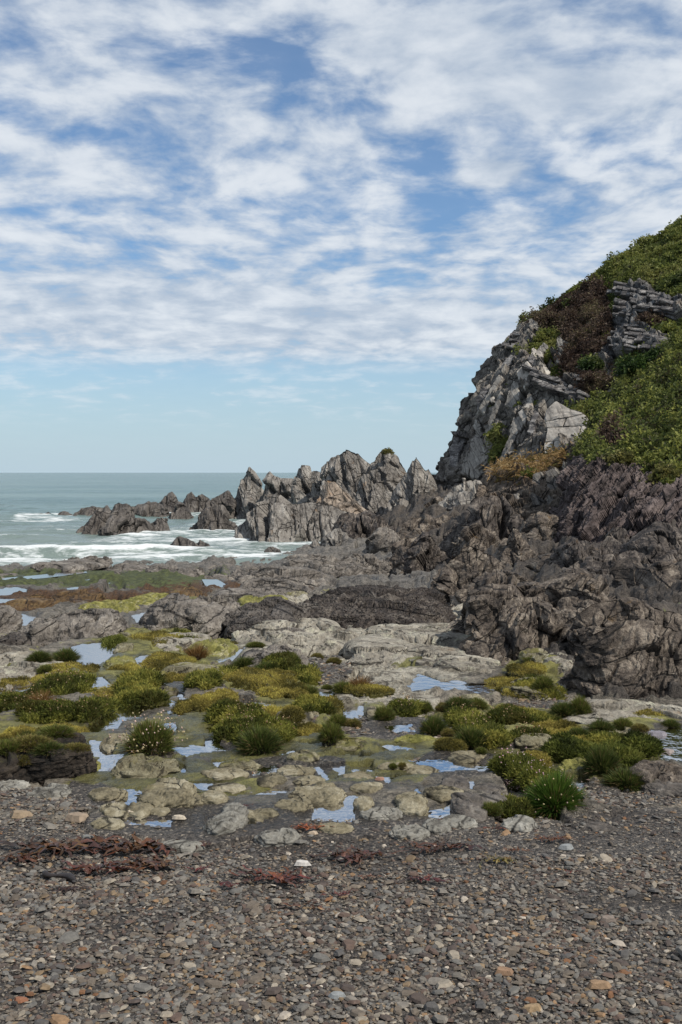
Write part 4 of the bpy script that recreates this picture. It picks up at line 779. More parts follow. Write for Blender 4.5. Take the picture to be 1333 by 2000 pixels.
near_ = HV[HQ[:, 0], 1] < 91
p, nn, k, r = scatter(HV, HQ, gapn(HV, HQ, 1.3) * smooth01(g4, .35, .6) * near_ * np.where((x4 < 1345), 1, .15), 110000, 1)
tag(link('bracken', leaves('bracken', p, nn, r, 0.26, GRN[:3] + [(0.14, 0.14, 0.045)], M_leaf), M_leaf), 'green bracken covering the top of the headland', kind='stuff')
p, nn, k, r = scatter(HV, HQ, gapn(HV, HQ, 1.0) * smooth01(b4, .35, .6) * near_, 50000, 2)
tag(link('heather', leaves('heather', p, nn, r, 0.24, BRN, M_leaf, height=1.6), M_leaf), 'dark brown heather on the upper headland', kind='stuff')
g4 = SA['veg'][SQ].mean(1); b4 = SA['brown'][SQ].mean(1)
nearS = SV[SQ[:, 0], 1] < 42.5
p, nn, k, r = scatter(SV, SQ, gapn(SV, SQ, .7) * smooth01(g4, .4, .6) * nearS, 100000, 3)
tag(link('bracken', leaves('bracken', p, nn, r, 0.15, [(0.05, 0.045, 0.02)] + GRN, M_leaf, up=0.7, clump=1.3, height=1.4), M_leaf), 'bright green bracken on the near hillside', kind='stuff')
p, nn, k, r = scatter(SV, SQ, smooth01(b4, .4, .6) * nearS, 5000, 4)
tag(link('heather', leaves('heather', p, nn, r, 0.18, BRN, M_leaf, clump=1.0), M_leaf), 'dark heather patch on the near hillside', kind='stuff')
bg = poly_mask(*proj(BV), [[(962,920),(985,905),(1010,906),(1040,900),(1060,892),(1100,880),(1125,890),(1085,908),(1058,926),(1020,930),(985,936),(964,934)]], 3)[BQ].mean(1)
p, nn, k, r = scatter(BV, BQ, (bg > 0.4) * (BV[BQ[:, 0], 1] < 53) * gapn(BV, BQ, .5), 6500, 5)
tag(link('dry_grass', leaves('dry_grass', p, nn, r, 0.26, [(0.07, 0.065, 0.02), (0.16, 0.10, 0.04), (0.27, 0.18, 0.08), (0.34, 0.25, 0.13)], M_leaf, up=0.7, wk=0.06, clump=.8), M_leaf), 'straw-orange dry grass on the ledge under the pale slab', kind='stuff')
def bush(px, py, Rpx, bvh, cols, label, name='bush', cat='bush', n=1500, leaf=0.16, flat=0.8):
    c = on_surface(bvh, px, py)
    if c is None: return
    c = np.array(c); rad = Rpx / F * c[1]; r = np.random.RandomState(int(px * py) % 9999)
    root = tag(link(name, None, loc=tuple(c)), label, cat)
    v = r.normal(size=(n, 3)); v /= np.linalg.norm(v, axis=1)[:, None]; v[:, 2] = np.abs(v[:, 2]) * 1.0 - 0.25
    lump = 1 + 0.35 * fbm(v * 2.2, 3, int(px)); pp = v * (rad * lump * (0.55 + 0.45 * r.rand(n) ** 0.4))[:, None] * np.array([1, 1, flat])
    me = leaves('foliage', pp, v, r, leaf, cols, M_leaf, spread=0.6, clump=rad * 0.5); link('foliage', me, M_leaf, root)
    st = []; q = []
    for i in range(7):
        a = r.rand() * 6.28; e = np.array([math.cos(a) * rad * .5, math.sin(a) * rad * .5, rad * .6]); b0 = len(st)
        for cc, ww in ((np.zeros(3) - [0, 0, .2 * rad], 0.05 * rad), (e, 0.015 * rad)):
            for t_ in range(4): st.append(cc + ww * np.array([math.cos(t_ * 1.57), math.sin(t_ * 1.57), 0]))
        q += [(b0 + t_, b0 + (t_ + 1) % 4, b0 + 4 + (t_ + 1) % 4, b0 + 4 + t_) for t_ in range(4)]
    link('stem', mesh_np('stem', np.array(st), quads=q), M_dark2, root); return root
DG = [(0.012, 0.024, 0.008), (0.025, 0.045, 0.012), (0.045, 0.075, 0.018)]
bush(1247, 722, 30, HBVH, DG, 'round dark green bush in the hollow beneath the blue-grey outcrop', n=5200, leaf=.24)
bush(1290, 700, 20, HBVH, DG, 'dark green bush right of the round bush in the hollow', n=2500, leaf=.24)
bush(1300, 650, 22, HBVH, GRN, 'bright green bush at the right edge above the hollow', n=2500, leaf=.24)
bush(1158, 716, 18, HBVH, DG, 'small dark green bush at the foot of the brown heather', n=2000, leaf=.22)
bush(1166, 744, 17, HBVH, BRN, 'dark brown heather clump above the green gully', n=2200, leaf=.2, name='heather_clump')
bush(1272, 630, 26, HBVH, BRN, 'dark brown heather hanging on the blue-grey outcrop', n=2600, leaf=.22, name='heather_clump')
bush(1200, 850, 20, SBVH, BRN, 'dark brown heather clump above the edge of the purple face', n=3200, leaf=.12, name='heather_clump')
bush(1035, 928, 9, BBVH, GRN, 'small green plant hanging below the dry grass ledge', n=900, leaf=.14)
bush(1300, 940, 22, SBVH, OLV, 'olive cushion of grass hanging over the purple face', n=3000, leaf=.12, flat=1.2)
bush(1215, 900, 15, SBVH, OLV, 'olive grass clump on the lip left of the hanging cushion', n=2000, leaf=.12)
bush(1085, 625, 14, HBVH, BRN, 'heather clump high on the brown slope near the skyline', n=1500, leaf=.22, name='heather_clump')
bush(758, 884, 7, BVHTree.FromPolygons([Vector((x, 83.2, z)) for x, z in ((0, -3), (9, -3), (9, 9), (0, 9))], [(0, 1, 2, 3)]), OLV, 'thin green moss crown on the tall rounded pinnacle', n=700, leaf=.16, name='moss_cushion', cat='moss', flat=.7)

# ------------------------------------------------------------------ shore rocks
g_, a_, y_, w_, s_, sg, sdk, pl, bk, pt, pe = M_grey, M_algae, M_yel, M_weed, M_sl, M_slg, M_sld, M_pale, M_black, M_pit, M_peat
RK = [
 (85,218,1101,1122,g_,'low grey rock'), (200,300,1096,1119,g_,'low grey rock'), (290,348,1096,1124,g_,'low grey rock'), (332,400,1098,1126,g_,'low grey rock'), (385,452,1100,1132,g_,'low grey rock'),
 (408,472,1088,1114,g_,'low grey rock'), (452,566,1086,1128,g_,'low grey rock'), (545,655,1076,1112,g_,'low grey rock'), (-20,32,1116,1128,g_,'low grey rock'), (470,640,1100,1152,g_,'wide grey rock'), (600,720,1082,1130,g_,'wide grey rock'),
 (430,600,1125,1172,g_,'wide grey rock'), (20,112,1160,1198,w_,'brown weed-covered rock'), (105,205,1155,1192,w_,'brown weed-covered rock'), (160,265,1168,1206,y_,'yellow-green algae rock'),
 (255,335,1150,1184,y_,'yellow-green algae rock'), (330,396,1133,1170,w_,'brown weed-covered rock'), (228,258,1210,1250,a_,'olive algae rock'), (465,525,1163,1190,y_,'yellow-green algae rock'), (512,560,1160,1186,y_,'yellow-green algae rock'), (555,600,1142,1168,a_,'olive algae rock'),
 (455,690,1218,1285,pl,'pale grey platform rock'), (480,592,1262,1312,g_,'grey rock'), (-30,122,1298,1348,pl,'pale streaked rock'), (855,965,1290,1324,pl,'pale streaked rock'),
 (1068,1122,1268,1322,pl,'pale streaked rock'), (210,264,1284,1312,y_,'yellow-green algae rock'), (300,405,1246,1276,pl,'pale streaked rock'), (375,458,1248,1286,y_,'yellow-green algae rock'), (318,440,1296,1336,a_,'olive algae rock'), (308,348,1340,1364,a_,'olive algae rock'),
 (135,182,1364,1404,g_,'grey rock'), (165,198,1462,1512,y_,'yellow-green algae rock'), (200,262,1436,1472,s_,'olive-brown slab'), (225,342,1480,1528,a_,'olive algae rock'), (178,244,1543,1570,s_,'olive-brown slab'),
 (274,382,1530,1592,s_,'olive-brown slab'), (198,262,1573,1604,s_,'olive-brown slab'), (246,298,1572,1604,s_,'olive-brown slab'), (292,334,1582,1602,s_,'olive-brown slab'), (400,482,1508,1530,s_,'olive-brown slab'), (345,400,1542,1562,s_,'olive-brown slab'), (412,476,1538,1558,s_,'olive-brown slab'),
 (428,505,1488,1508,a_,'olive algae rock'), (392,448,1555,1582,s_,'olive-brown slab'), (428,484,1570,1622,sg,'smooth grey slab'), (402,470,1592,1636,sg,'smooth grey slab'),
 (560,674,1534,1580,s_,'olive-brown slab'), (534,612,1563,1594,s_,'olive-brown slab'), (545,616,1500,1522,s_,'olive-brown slab'), (575,638,1525,1548,s_,'olive-brown slab'), (668,726,1510,1534,s_,'olive-brown slab'), (743,806,1500,1514,s_,'olive-brown slab'),
 (775,834,1548,1598,s_,'olive-brown slab'), (692,730,1560,1590,s_,'olive-brown slab'), (758,834,1606,1642,sg,'smooth grey slab'), (828,884,1596,1628,sg,'smooth grey slab'),
 (830,902,1540,1574,s_,'olive-brown slab'), (862,918,1518,1560,sdk,'smooth dark rock'), (884,948,1548,1600,sdk,'smooth dark rock'), (922,988,1520,1562,sdk,'smooth dark rock'), (893,950,1574,1608,sdk,'smooth dark rock'),
 (640,715,1448,1472,a_,'olive algae rock'), (766,850,1444,1460,y_,'yellow-green algae rock'), (1094,1162,1488,1524,y_,'yellow-green algae rock'), (1228,1345,1484,1552,M_dark2,'brown rock'), (1260,1345,1520,1560,sdk,'smooth dark rock'),
 (1075,1345,1380,1432,pl,'pale streaked rock'), (1185,1258,1425,1455,a_,'olive algae rock'), (720,860,1358,1392,pl,'pale grey platform rock'),
 (60,140,1530,1560,sg,'smooth grey slab'), (470,545,1580,1608,s_,'olive-brown slab'), (330,400,1556,1586,s_,'olive-brown slab'), (620,690,1605,1630,s_,'olive-brown slab'), (880,950,1470,1494,s_,'olive-brown slab'), (500,560,1520,1545,s_,'olive-brown slab'), (690,750,1538,1560,s_,'olive-brown slab'), (180,240,1600,1625,s_,'olive-brown slab'), (790,860,1498,1520,s_,'olive-brown slab'), (930,990,1556,1580,sdk,'smooth dark rock'), (560,620,1478,1500,a_,'olive algae rock'), (-20,60,1520,1545,sg,'smooth grey slab'), (980,1050,1590,1625,sg,'smooth grey slab'), (1140,1200,1600,1625,sdk,'smooth dark rock'),
 (860,930,1590,1622,sg,'smooth grey slab'), (1000,1090,1440,1470,a_,'olive algae rock'), (885,955,1354,1374,a_,'olive algae rock'), (990,1090,1326,1370,a_,'olive algae rock'), (1020,1080,1276,1316,a_,'olive algae rock'), (540,620,1380,1420,s_,'olive-brown slab'), (712,765,1378,1410,s_,'olive-brown slab'),
 (-20,60,1262,1300,pl,'pale streaked rock'), (225,262,1255,1285,a_,'olive algae rock'), (440,520,1285,1312,a_,'olive algae rock'), (530,600,1230,1268,g_,'grey rock'), (415,480,1232,1262,y_,'yellow-green algae rock'),
]
for a in RK:
    mt = a[4]; sm = mt in (s_, sg, sdk)
    kw = dict(e1=0.45, e2=0.8, kf=0.4, ks=0.6, kn=1.0, hf=0.36) if sm else dict(kf=0.75, ks=0.8, kn=1.5, e1=0.55, hf=0.28 if mt is pl else 0.42)
    rock(*a, name='rock_slab' if 'slab' in a[5] else 'shore_rock', depth=1.3 if sm else 1.5, **kw)
LAND = []
def named(*a, **k):
    lb = k['label']; o = rock(*a, **k); LAND.append((lb[1], a[0] / 2 + a[1] / 2, a[2] / 2 + a[3] / 2)); ALL[-1] = ALL[-1][:2] + (lb[0],) + ALL[-1][3:]; return o
named(253, 292, 1091, 1108, g_, '', name='shore_rock', label=('domed dark rock poking up at the far waterline', 'the domed waterline rock'), depth=1.2)
named(55, 234, 1178, 1262, g_, '', name='shore_rock', label=('big rounded grey hump left of the narrow water channel', 'the big left grey hump'), hf=.62, depth=1.1, kn=1.5, e1=.6)
named(-6, 74, 1216, 1264, pt, '', name='shore_rock', label=('dark honeycombed boulder full of pits at the left edge', 'the pitted boulder'), hf=.7, depth=1, kf=.3)
named(-40, 30, 1184, 1236, g_, '', name='shore_rock', label=('grey boulder cut by the left edge, behind the pitted boulder', 'the left-edge boulder'), hf=.65, depth=1)
named(292, 482, 1162, 1240, g_, '', name='shore_rock', label=('big smooth grey hump right of the narrow water channel', 'the big middle grey hump'), hf=.6, depth=1.0, kn=1.5, e1=.6)
named(448, 625, 1168, 1248, pt, '', name='shore_rock', label=('dark grey ledge rock right of the middle grey hump', 'the dark ledge rock'), hf=.45, depth=1.0, kn=1.6, kf=.8)
named(590, 878, 1122, 1238, bk, '', name='shore_rock', label=('broad black barnacled platform in the middle of the shore', 'the black platform'), hf=.3, depth=1.3, kn=1.9, kf=.7, e1=.45, size=.35)
named(678, 985, 1200, 1320, pl, '', name='shore_rock', label=('wide pale platform rock in front of the black platform', 'the wide pale platform'), hf=.16, depth=1.1, e1=.5, e2=.7, kf=.6, size=.4)
named(30, 186, 1448, 1524, pe, '', name='peaty_boulder', label=('black peaty boulder with turf on top beside the left pool', 'the black peaty boulder'), hf=.8, depth=.8, e1=.4)
named(72, 166, 1422, 1474, pe, '', name='peaty_boulder', label=('round dark turf-topped boulder above the black peaty one', 'the round turf boulder'), hf=.7, depth=.8, e1=.5)
named(-60, 85, 1436, 1532, pe, '', name='peaty_boulder', label=('mossy black boulder cut by the left edge of the photo', 'the left mossy boulder'), hf=.6, depth=.8, e1=.5)
named(504, 588, 1612, 1652, sg, '', name='rock_slab', label=('split dark-grey stone with cracks lying on the shingle', 'the split grey stone'), depth=.8, e1=.45)
named(308, 398, 1634, 1668, sg, '', name='rock_slab', label=('smooth pale grey oval stone half sunk in the shingle', 'the grey oval stone'), depth=.8, e1=.45, kf=.15, kn=.4)
named(708, 784, 1578, 1606, sg, '', name='rock_slab', label=('striped pale grey slab right of the middle foreground pool', 'the striped slab'), depth=.9, e1=.45)

# ------------------------------------------------------------------ thrift and grass tufts
def tuft_proto(seed, n=3000, L=0.36, shaggy=0.25, cols=None, flowers=0, fcol=((0.55, 0.42, 0.36), (0.5, 0.42, 0.25)), dead=0.12, spikes=False):
    r = np.random.RandomState(seed)
    u = r.rand(n); th = r.rand(n) * 6.283; el = np.arcsin(u ** 0.9); dirs = np.stack([np.cos(th) * np.cos(el), np.sin(th) * np.cos(el), np.sin(el)], 1)
    lump = 1 + 0.30 * fbm(dirs * 2.0 + seed, 3, seed)
    root = dirs * np.array([.42, .42, .45]) * (lump * (0.75 + .25 * r.rand(n)))[:, None]
    g = dirs * 0.75 + np.array([0, 0, 0.55]) + r.normal(0, shaggy, (n, 3)); g /= np.linalg.norm(g, axis=1)[:, None]
    ln = L * (0.35 + 0.65 * r.rand(n)); wd = 0.006 + 0.008 * r.rand(n)
    s = np.cross(g, r.normal(0, 1, (n, 3))); s /= np.linalg.norm(s, axis=1)[:, None]
    mid_ = root + g * (ln * .55)[:, None]; tip = root + g * (ln * .9)[:, None] + dirs * (0.25 * ln)[:, None]; tip[:, 2] -= 0.28 * ln * (1 - dirs[:, 2])
    V = np.stack([root - s * wd[:, None], root + s * wd[:, None], mid_ + s * (wd * .8)[:, None], mid_ - s * (wd * .8)[:, None], tip], 1).reshape(-1, 3); i = np.arange(n)[:, None] * 5
    cols = np.array(cols); k = np.clip((0.25 + 0.7 * dirs[:, 2] * r.rand(n) + 0.25 * fbm(dirs * 2.5, 2, seed + 1)) * (len(cols) - 1), 0, len(cols) - 1.001); i0 = k.astype(int); f = (k - i0)[:, None]
    col = (cols[i0] * (1 - f) + cols[i0 + 1] * f) * 1.6; dd = r.rand(n) < dead * (1.6 - dirs[:, 2]); col[dd] = np.array((0.16, 0.11, 0.05)) * (0.5 + r.rand(dd.sum(), 1))
    blades = mesh_np('blades', V, quads=i + [0, 1, 2, 3], tris=i + [3, 2, 4], smooth=False, attrs={'col': np.repeat(col, 5, 0)}); blades.materials.append(M_leaf)
    # cushion
    nt, na = 9, 20; tt = np.linspace(-.15, 1, nt)[:, None] * 1.5708; aa = np.linspace(0, 6.283, na, endpoint=False)[None]
    D = np.stack([np.cos(aa) * np.cos(tt), np.sin(aa) * np.cos(tt), np.sin(tt) + 0 * aa], 2).reshape(-1, 3); D = D * (0.42 * (1 + 0.30 * fbm(D * 2.0 + seed, 3, seed)))[:, None]
    cush = mesh_np('cushion', D, quads=grid_quads(nt, na, True)); cush.materials.append(M_peat)
    fl = None
    if flowers:
        m = flowers; th = r.rand(m) * 6.283; el = np.arcsin(0.15 + 0.8 * r.rand(m)); d = np.stack([np.cos(th) * np.cos(el), np.sin(th) * np.cos(el), np.sin(el)], 1); c = d * (0.62 + 0.28 * r.rand(m))[:, None] * np.array([1.05, 1.05, 1.0]); c[:, 2] += .08
        oc = np.array([(1, 0, 0), (-1, 0, 0), (0, 1, 0), (0, -1, 0), (0, 0, 1), (0, 0, -1)], float); ft = np.array([(0, 2, 4), (2, 1, 4), (1, 3, 4), (3, 0, 4), (2, 0, 5), (1, 2, 5), (3, 1, 5), (0, 3, 5)])
        rr = 0.014 + 0.016 * r.rand(m); V = (c[:, None] + oc[None] * rr[:, None, None]).reshape(-1, 3); tr = (np.arange(m)[:, None, None] * 6 + ft[None]).reshape(-1, 3)
        fc = np.array(fcol)[r.randint(0, len(fcol), m)] * (0.6 + 0.7 * r.rand(m, 1)); fl = [mesh_np('flower_heads', V, tris=tr, attrs={'col': np.repeat(fc, 6, 0)})]
        s0 = c * 0.45; sd_ = np.cross(c, r.normal(0, 1, (m, 3))); sd_ /= np.linalg.norm(sd_, axis=1)[:, None]; sd_ *= 0.005
        V = np.stack([s0 - sd_, s0 + sd_, c], 1).reshape(-1, 3); fl.append(mesh_np('stalks', V, tris=np.arange(3 * m).reshape(-1, 3), smooth=False, attrs={'col': np.tile((0.12, 0.11, 0.04), (3 * m, 1))}))
        for x in fl: x.materials.append(M_leaf)
    return cush, blades, fl
TG = [(0.022, 0.03, 0.008), (0.05, 0.062, 0.014), (0.09, 0.10, 0.022), (0.135, 0.14, 0.035)]
TD = [(0.014, 0.02, 0.005), (0.03, 0.04, 0.01), (0.055, 0.07, 0.016), (0.085, 0.10, 0.024)]
TO = [(0.04, 0.038, 0.012), (0.08, 0.074, 0.02), (0.125, 0.112, 0.03), (0.18, 0.155, 0.05)]
TB = [(0.05, 0.025, 0.01), (0.11, 0.06, 0.02), (0.17, 0.10, 0.04)]
PR = {'g': [tuft_proto(s, cols=TG) for s in (1, 2, 3)], 'd': [tuft_proto(s, cols=TD, L=.45) for s in (4, 5)], 'o': [tuft_proto(s, cols=TO, L=.22, n=3600, dead=.25) for s in (6, 7, 8)],
      'f': [tuft_proto(s, cols=TG, L=.30, flowers=110, dead=.2) for s in (9, 10)], 'b': [tuft_proto(11, cols=TB, L=.9, n=700)], 'p': [tuft_proto(12, cols=TG, L=.26, n=3000, flowers=150, fcol=((0.62, 0.42, 0.45), (0.6, 0.5, 0.45)))],
      'B': [tuft_proto(13, cols=[(0.016, 0.030, 0.005), (0.03, 0.058, 0.009), (0.06, 0.10, 0.015), (0.09, 0.13, 0.022)], L=.6, n=6000, flowers=40, dead=.10, shaggy=.3)]}
DESC = {'g': 'green grass tuft', 'd': 'dark green grass tuft', 'o': 'low olive turf cushion', 'f': 'grass tuft with faded flower heads', 'b': 'brown reedy tuft', 'p': 'pink-flowered thrift cushion', 'B': ''}
TU = [
 (55,1388,112,40,'f'),(122,1372,92,46,'f'),(80,1386,46,26,'b'),(178,1412,58,44,'f'),(95,1412,105,34,'f'),(28,1446,90,40,'o'),(130,1440,90,30,'o'),(85,1462,110,26,'g'),(215,1378,130,44,'o'),(272,1388,80,36,'g'),(275,1360,70,34,'g'),
 (78,1298,48,26,'d'),(128,1296,52,28,'d'),(88,1318,34,20,'g'),(222,1272,34,26,'d'),(248,1318,66,18,'o'),(355,1336,80,26,'o'),(425,1332,84,26,'g'),(398,1362,56,40,'g'),(490,1352,90,38,'o'),(540,1348,80,34,'o'),(590,1336,56,38,'g'),(600,1364,50,26,'g'),(548,1318,56,34,'g'),(575,1312,30,42,'g'),(480,1312,56,28,'d'),(520,1320,50,26,'d'),
 (375,1398,70,34,'o'),(425,1394,70,34,'o'),(445,1424,58,48,'g'),(480,1432,70,40,'f'),(470,1460,70,48,'f'),(508,1476,84,56,'d'),(548,1456,50,40,'f'),(570,1418,44,50,'o'),(612,1404,56,44,'g'),(640,1400,50,30,'o'),(648,1454,54,48,'g'),(660,1424,46,30,'g'),(690,1426,38,28,'o'),
 (672,1356,46,26,'g'),(704,1352,44,22,'b'),(752,1410,46,34,'g'),(790,1398,46,28,'f'),(826,1396,46,28,'g'),(868,1394,40,26,'o'),(896,1392,56,30,'d'),(932,1390,46,28,'g'),(848,1440,52,42,'d'),(876,1442,34,22,'o'),(908,1422,56,34,'f'),(920,1446,60,38,'f'),(920,1466,66,46,'d'),(955,1468,60,34,'g'),(768,1504,18,13,'g'),(786,1504,22,17,'o'),
 (1000,1362,60,36,'o'),(1045,1366,70,40,'g'),(1062,1352,46,34,'g'),(992,1340,60,22,'o'),(1030,1330,60,20,'o'),(1134,1398,42,44,'g'),(1102,1404,56,32,'d'),(1000,1424,60,32,'f'),(1045,1422,60,28,'g'),(1080,1420,40,26,'g'),(1030,1462,60,24,'f'),(1075,1456,44,24,'o'),(1130,1452,50,30,'d'),(1175,1436,50,28,'d'),(1218,1428,44,26,'g'),(1250,1432,40,20,'o'),(1310,1424,36,16,'d'),
 (1104,1494,62,46,'d'),(1150,1496,52,40,'d'),(1176,1520,66,68,'d'),(1215,1500,60,56,'d'),(1255,1490,44,50,'d'),(1225,1548,94,42,'d'),(1195,1480,70,40,'g'),(1000,1592,64,42,'g'),(962,1596,44,30,'g'),(1038,1590,44,44,'g'),(1015,1528,64,40,'p'),(1045,1510,62,32,'o'),(1010,1550,40,26,'p'),(1058,1548,56,30,'p'),
 (620,1290,30,16,'o'),(652,1300,36,18,'o'),(350,1262,60,16,'g'),(385,1292,42,26,'b'),(500,1268,40,12,'g'),(185,1310,30,14,'o'),(640,1350,24,12,'g'),(1008,1290,50,22,'g'),(1040,1300,44,20,'g'),(940,1476,24,16,'g'),(20,1345,70,16,'o'),(100,1342,60,18,'o')]
_vv, _qq, _o = [], [], 0
for o, *_r in ALL:
    me = o.data; v = np.empty(len(me.vertices) * 3, np.float32); me.vertices.foreach_get('co', v); ix = np.empty(len(me.loops), np.int32); me.loops.foreach_get('vertex_index', ix); _vv.append(v.reshape(-1, 3)); _qq.append(ix.reshape(-1, 4) + _o); _o += len(v) // 3
SHORE = BVHTree.FromPolygons([Vector(v) for v in np.concatenate(_vv).tolist()], np.concatenate(_qq).tolist())
def put_tuft(px, pyb, wpx, hpx, kind, label=None):
    hit = min([h for h in (on_surface(SHORE, px, pyb - 3), on_surface(GBVH, px, pyb - 3)) if h is not None], key=lambda h: h.y, default=None); Yf = hit.y if hit is not None else gp_y(pyb); W = wpx / F * Yf; Yc = Yf + 0.3 * W; W = wpx / F * Yc; X = (px - CX) / F * Yc; H = hpx / F * Yc * 1.0
    pr = PR[kind]; cu, bl, fl = pr[int(px + pyb) % len(pr)]; r = random.Random(px * 31 + pyb)
    z = hit.z if hit is not None else gz_at(X, Yc)
    root = link('grass_tuft' if kind != 'p' and kind != 'f' else 'thrift_cushion', None, loc=(X, Yc, z - 0.06 * H)); root.rotation_euler[2] = r.random() * 6.28 if abs(W - H) < 1e9 else 0
    root.rotation_euler[2] = r.choice((0, 3.1416)) + r.uniform(-.3, .3)
    k = W / 1.15; root.scale = (k, min(k, max(H * 1.6, k * .75)), max(H / 0.88, k * .45))
    link('cushion', cu, None, root); tag(link('blades', bl, None, root), kind='stuff')
    if fl: tag(link('flower_heads', fl[0], None, root), kind='stuff'); tag(link('stalks', fl[1], None, root), kind='stuff')
    root['group'] = 'tufts growing among the tide pools'; ALL.append((root, DESC[kind], label, px, pyb - hpx / 2, 'plant')); return root
M_turf = rock_mat('turf', (0.03, 0.028, 0.010), (0.075, 0.070, 0.02), (0.15, 0.135, 0.045), 5.0, BED3, moss=0.45, moss_col=(0.06, 0.062, 0.012), moss2=(0.16, 0.155, 0.04), moss_sc=6, bump=0.8, rough=0.9)
MC = {k_: [tuple(c_ * 1.25 * m_ for c_, m_ in zip(c, (1.08, 1.0, .9))) for c in v_] for k_, v_ in {'o': TO + [(0.24, 0.225, 0.06)], 'g': [(0.05, 0.052, 0.014)] + TG + [(0.16, 0.155, 0.04)], 'f': [(0.045, 0.045, 0.012)] + TG, 'd': TD + [(0.10, 0.11, 0.03)], 'p': TG}.items()}
def put_mat(px, pyb, wpx, hpx, kind):
    o = rock(px - wpx * .50, px + wpx * .50, pyb - hpx * 1.0, pyb + 2, M_turf, DESC[kind], name='turf_cushion' if kind not in 'fp' else 'thrift_cushion', hf=0.40, e1=0.45, e2=0.7, kf=0.6, ks=0.2, kn=1.2, lobes=0.5, cat='plant', sink=.25)
    me = o.data; nV = len(me.vertices); v = np.empty(nV * 3, np.float32); me.vertices.foreach_get('co', v); v = v.reshape(-1, 3).astype(float); ix = np.empty(len(me.loops), np.int32); me.loops.foreach_get('vertex_index', ix); qd = ix.reshape(-1, 4)
    seed = int(px * 3 + pyb); Yc = v[:, 1].mean(); hm = (v[:, 2].max() - v[:, 2].min()); n = int(np.clip(wpx * hpx * 3.2, 2500, 9000)); lo = v[:, 2].min()
    A = v[qd].mean(1); p, nn, k, r = scatter(v, qd, 0.25 + smooth01((A[:, 2] - lo) / hm, .2, .6), n, seed); nn = np.where(nn[:, 2:3] < 0, -nn, nn)
    sz = np.clip((0.009 if kind == 'o' else 0.017) * Yc ** 0.5, .012, .08)
    fo = leaves('blades', p, nn, r, sz, MC[kind], M_leaf, spread=0.38, up=0.8, droop=0.25, height=0.3, clump=0.10 * Yc ** .5, wk=0.07); tag(link('blades', fo, M_leaf, o), kind='stuff')
    if kind in 'fp':
        m = int(np.clip(wpx * 0.55, 12, 50)); p, nn, k, r = scatter(v, qd, smooth01((A[:, 2] - lo) / hm, .3, .7), m, seed + 1)
        oc = np.array([(1, 0, 0), (-1, 0, 0), (0, 1, 0), (0, -1, 0), (0, 0, 1), (0, 0, -1)], float); ft = np.array([(0, 2, 4), (2, 1, 4), (1, 3, 4), (3, 0, 4), (2, 0, 5), (1, 2, 5), (3, 1, 5), (0, 3, 5)])
        c = p + np.array([0, 0, 1.0]) * (sz * (0.9 + r.rand(m)))[:, None] + r.normal(0, .3 * sz, (m, 3)); rad = 0.0008 * Yc * (0.6 + .8 * r.rand(m)); fc = np.array(((0.42, 0.32, 0.2), (0.36, 0.27, 0.13), (0.26, 0.16, 0.08)) if kind == 'f' else ((0.62, 0.42, 0.45), (0.6, 0.5, 0.45)))
        fc = fc[r.randint(0, len(fc), m)] * (0.6 + .6 * r.rand(m, 1))
        tag(link('flower_heads', mesh_np('flower_heads', (c[:, None] + oc[None] * rad[:, None, None]).reshape(-1, 3), tris=(np.arange(m)[:, None, None] * 6 + ft[None]).reshape(-1, 3), attrs={'col': np.repeat(fc, 6, 0)}), M_leaf, o), kind='stuff')
        sd_ = np.tile([0.0006 * Yc ** .5, 0, 0], (m, 1)); tag(link('stalks', mesh_np('stalks', np.stack([p - sd_, p + sd_, c], 1).reshape(-1, 3), tris=np.arange(3 * m).reshape(-1, 3), smooth=False, attrs={'col': np.tile((0.12, 0.11, 0.04), (3 * m, 1))}), M_leaf, o), kind='stuff')
    o['group'] = 'tufts growing among the tide pools'
MATX = [(330,1312,100,24,'o'),(520,1404,90,30,'o'),(560,1372,90,26,'o'),(300,1268,80,18,'o'),(430,1270,70,18,'o'),(600,1440,50,24,'o'),(720,1362,80,18,'o'),(1090,1440,80,24,'o'),(1160,1470,70,24,'o'),(1280,1418,70,18,'o'),(880,1478,60,18,'o'),(1000,1400,60,18,'o'),(1240,1460,60,24,'o'),(140,1330,80,18,'o')]
for t_ in TU + MATX: (put_mat if (t_[2] >= 44 and t_[4] in 'ofp') or (t_[4] == 'g' and t_[2] >= 56) or (t_[4] == 'd' and (t_[0] + t_[1]) % 3 == 0) else put_tuft)(*t_)
for t_ in ((60,1472,110,30,'o'),(112,1446,84,28,'g'),(150,1474,64,24,'o'),(15,1478,80,32,'g'),(95,1478,70,24,'d'),(40,1498,70,24,'o')): put_tuft(*t_)
put_tuft(1085, 1598, 96, 74, 'B', 'largest bright green grass tuft with pale flower heads in the foreground'); LAND.append(('the largest green tuft', 1085, 1560))
put_tuft(294, 1476, 104, 84, 'f', 'big flowering grass tuft standing in the left pools'); LAND.append(('the big flowering left tuft', 294, 1430))

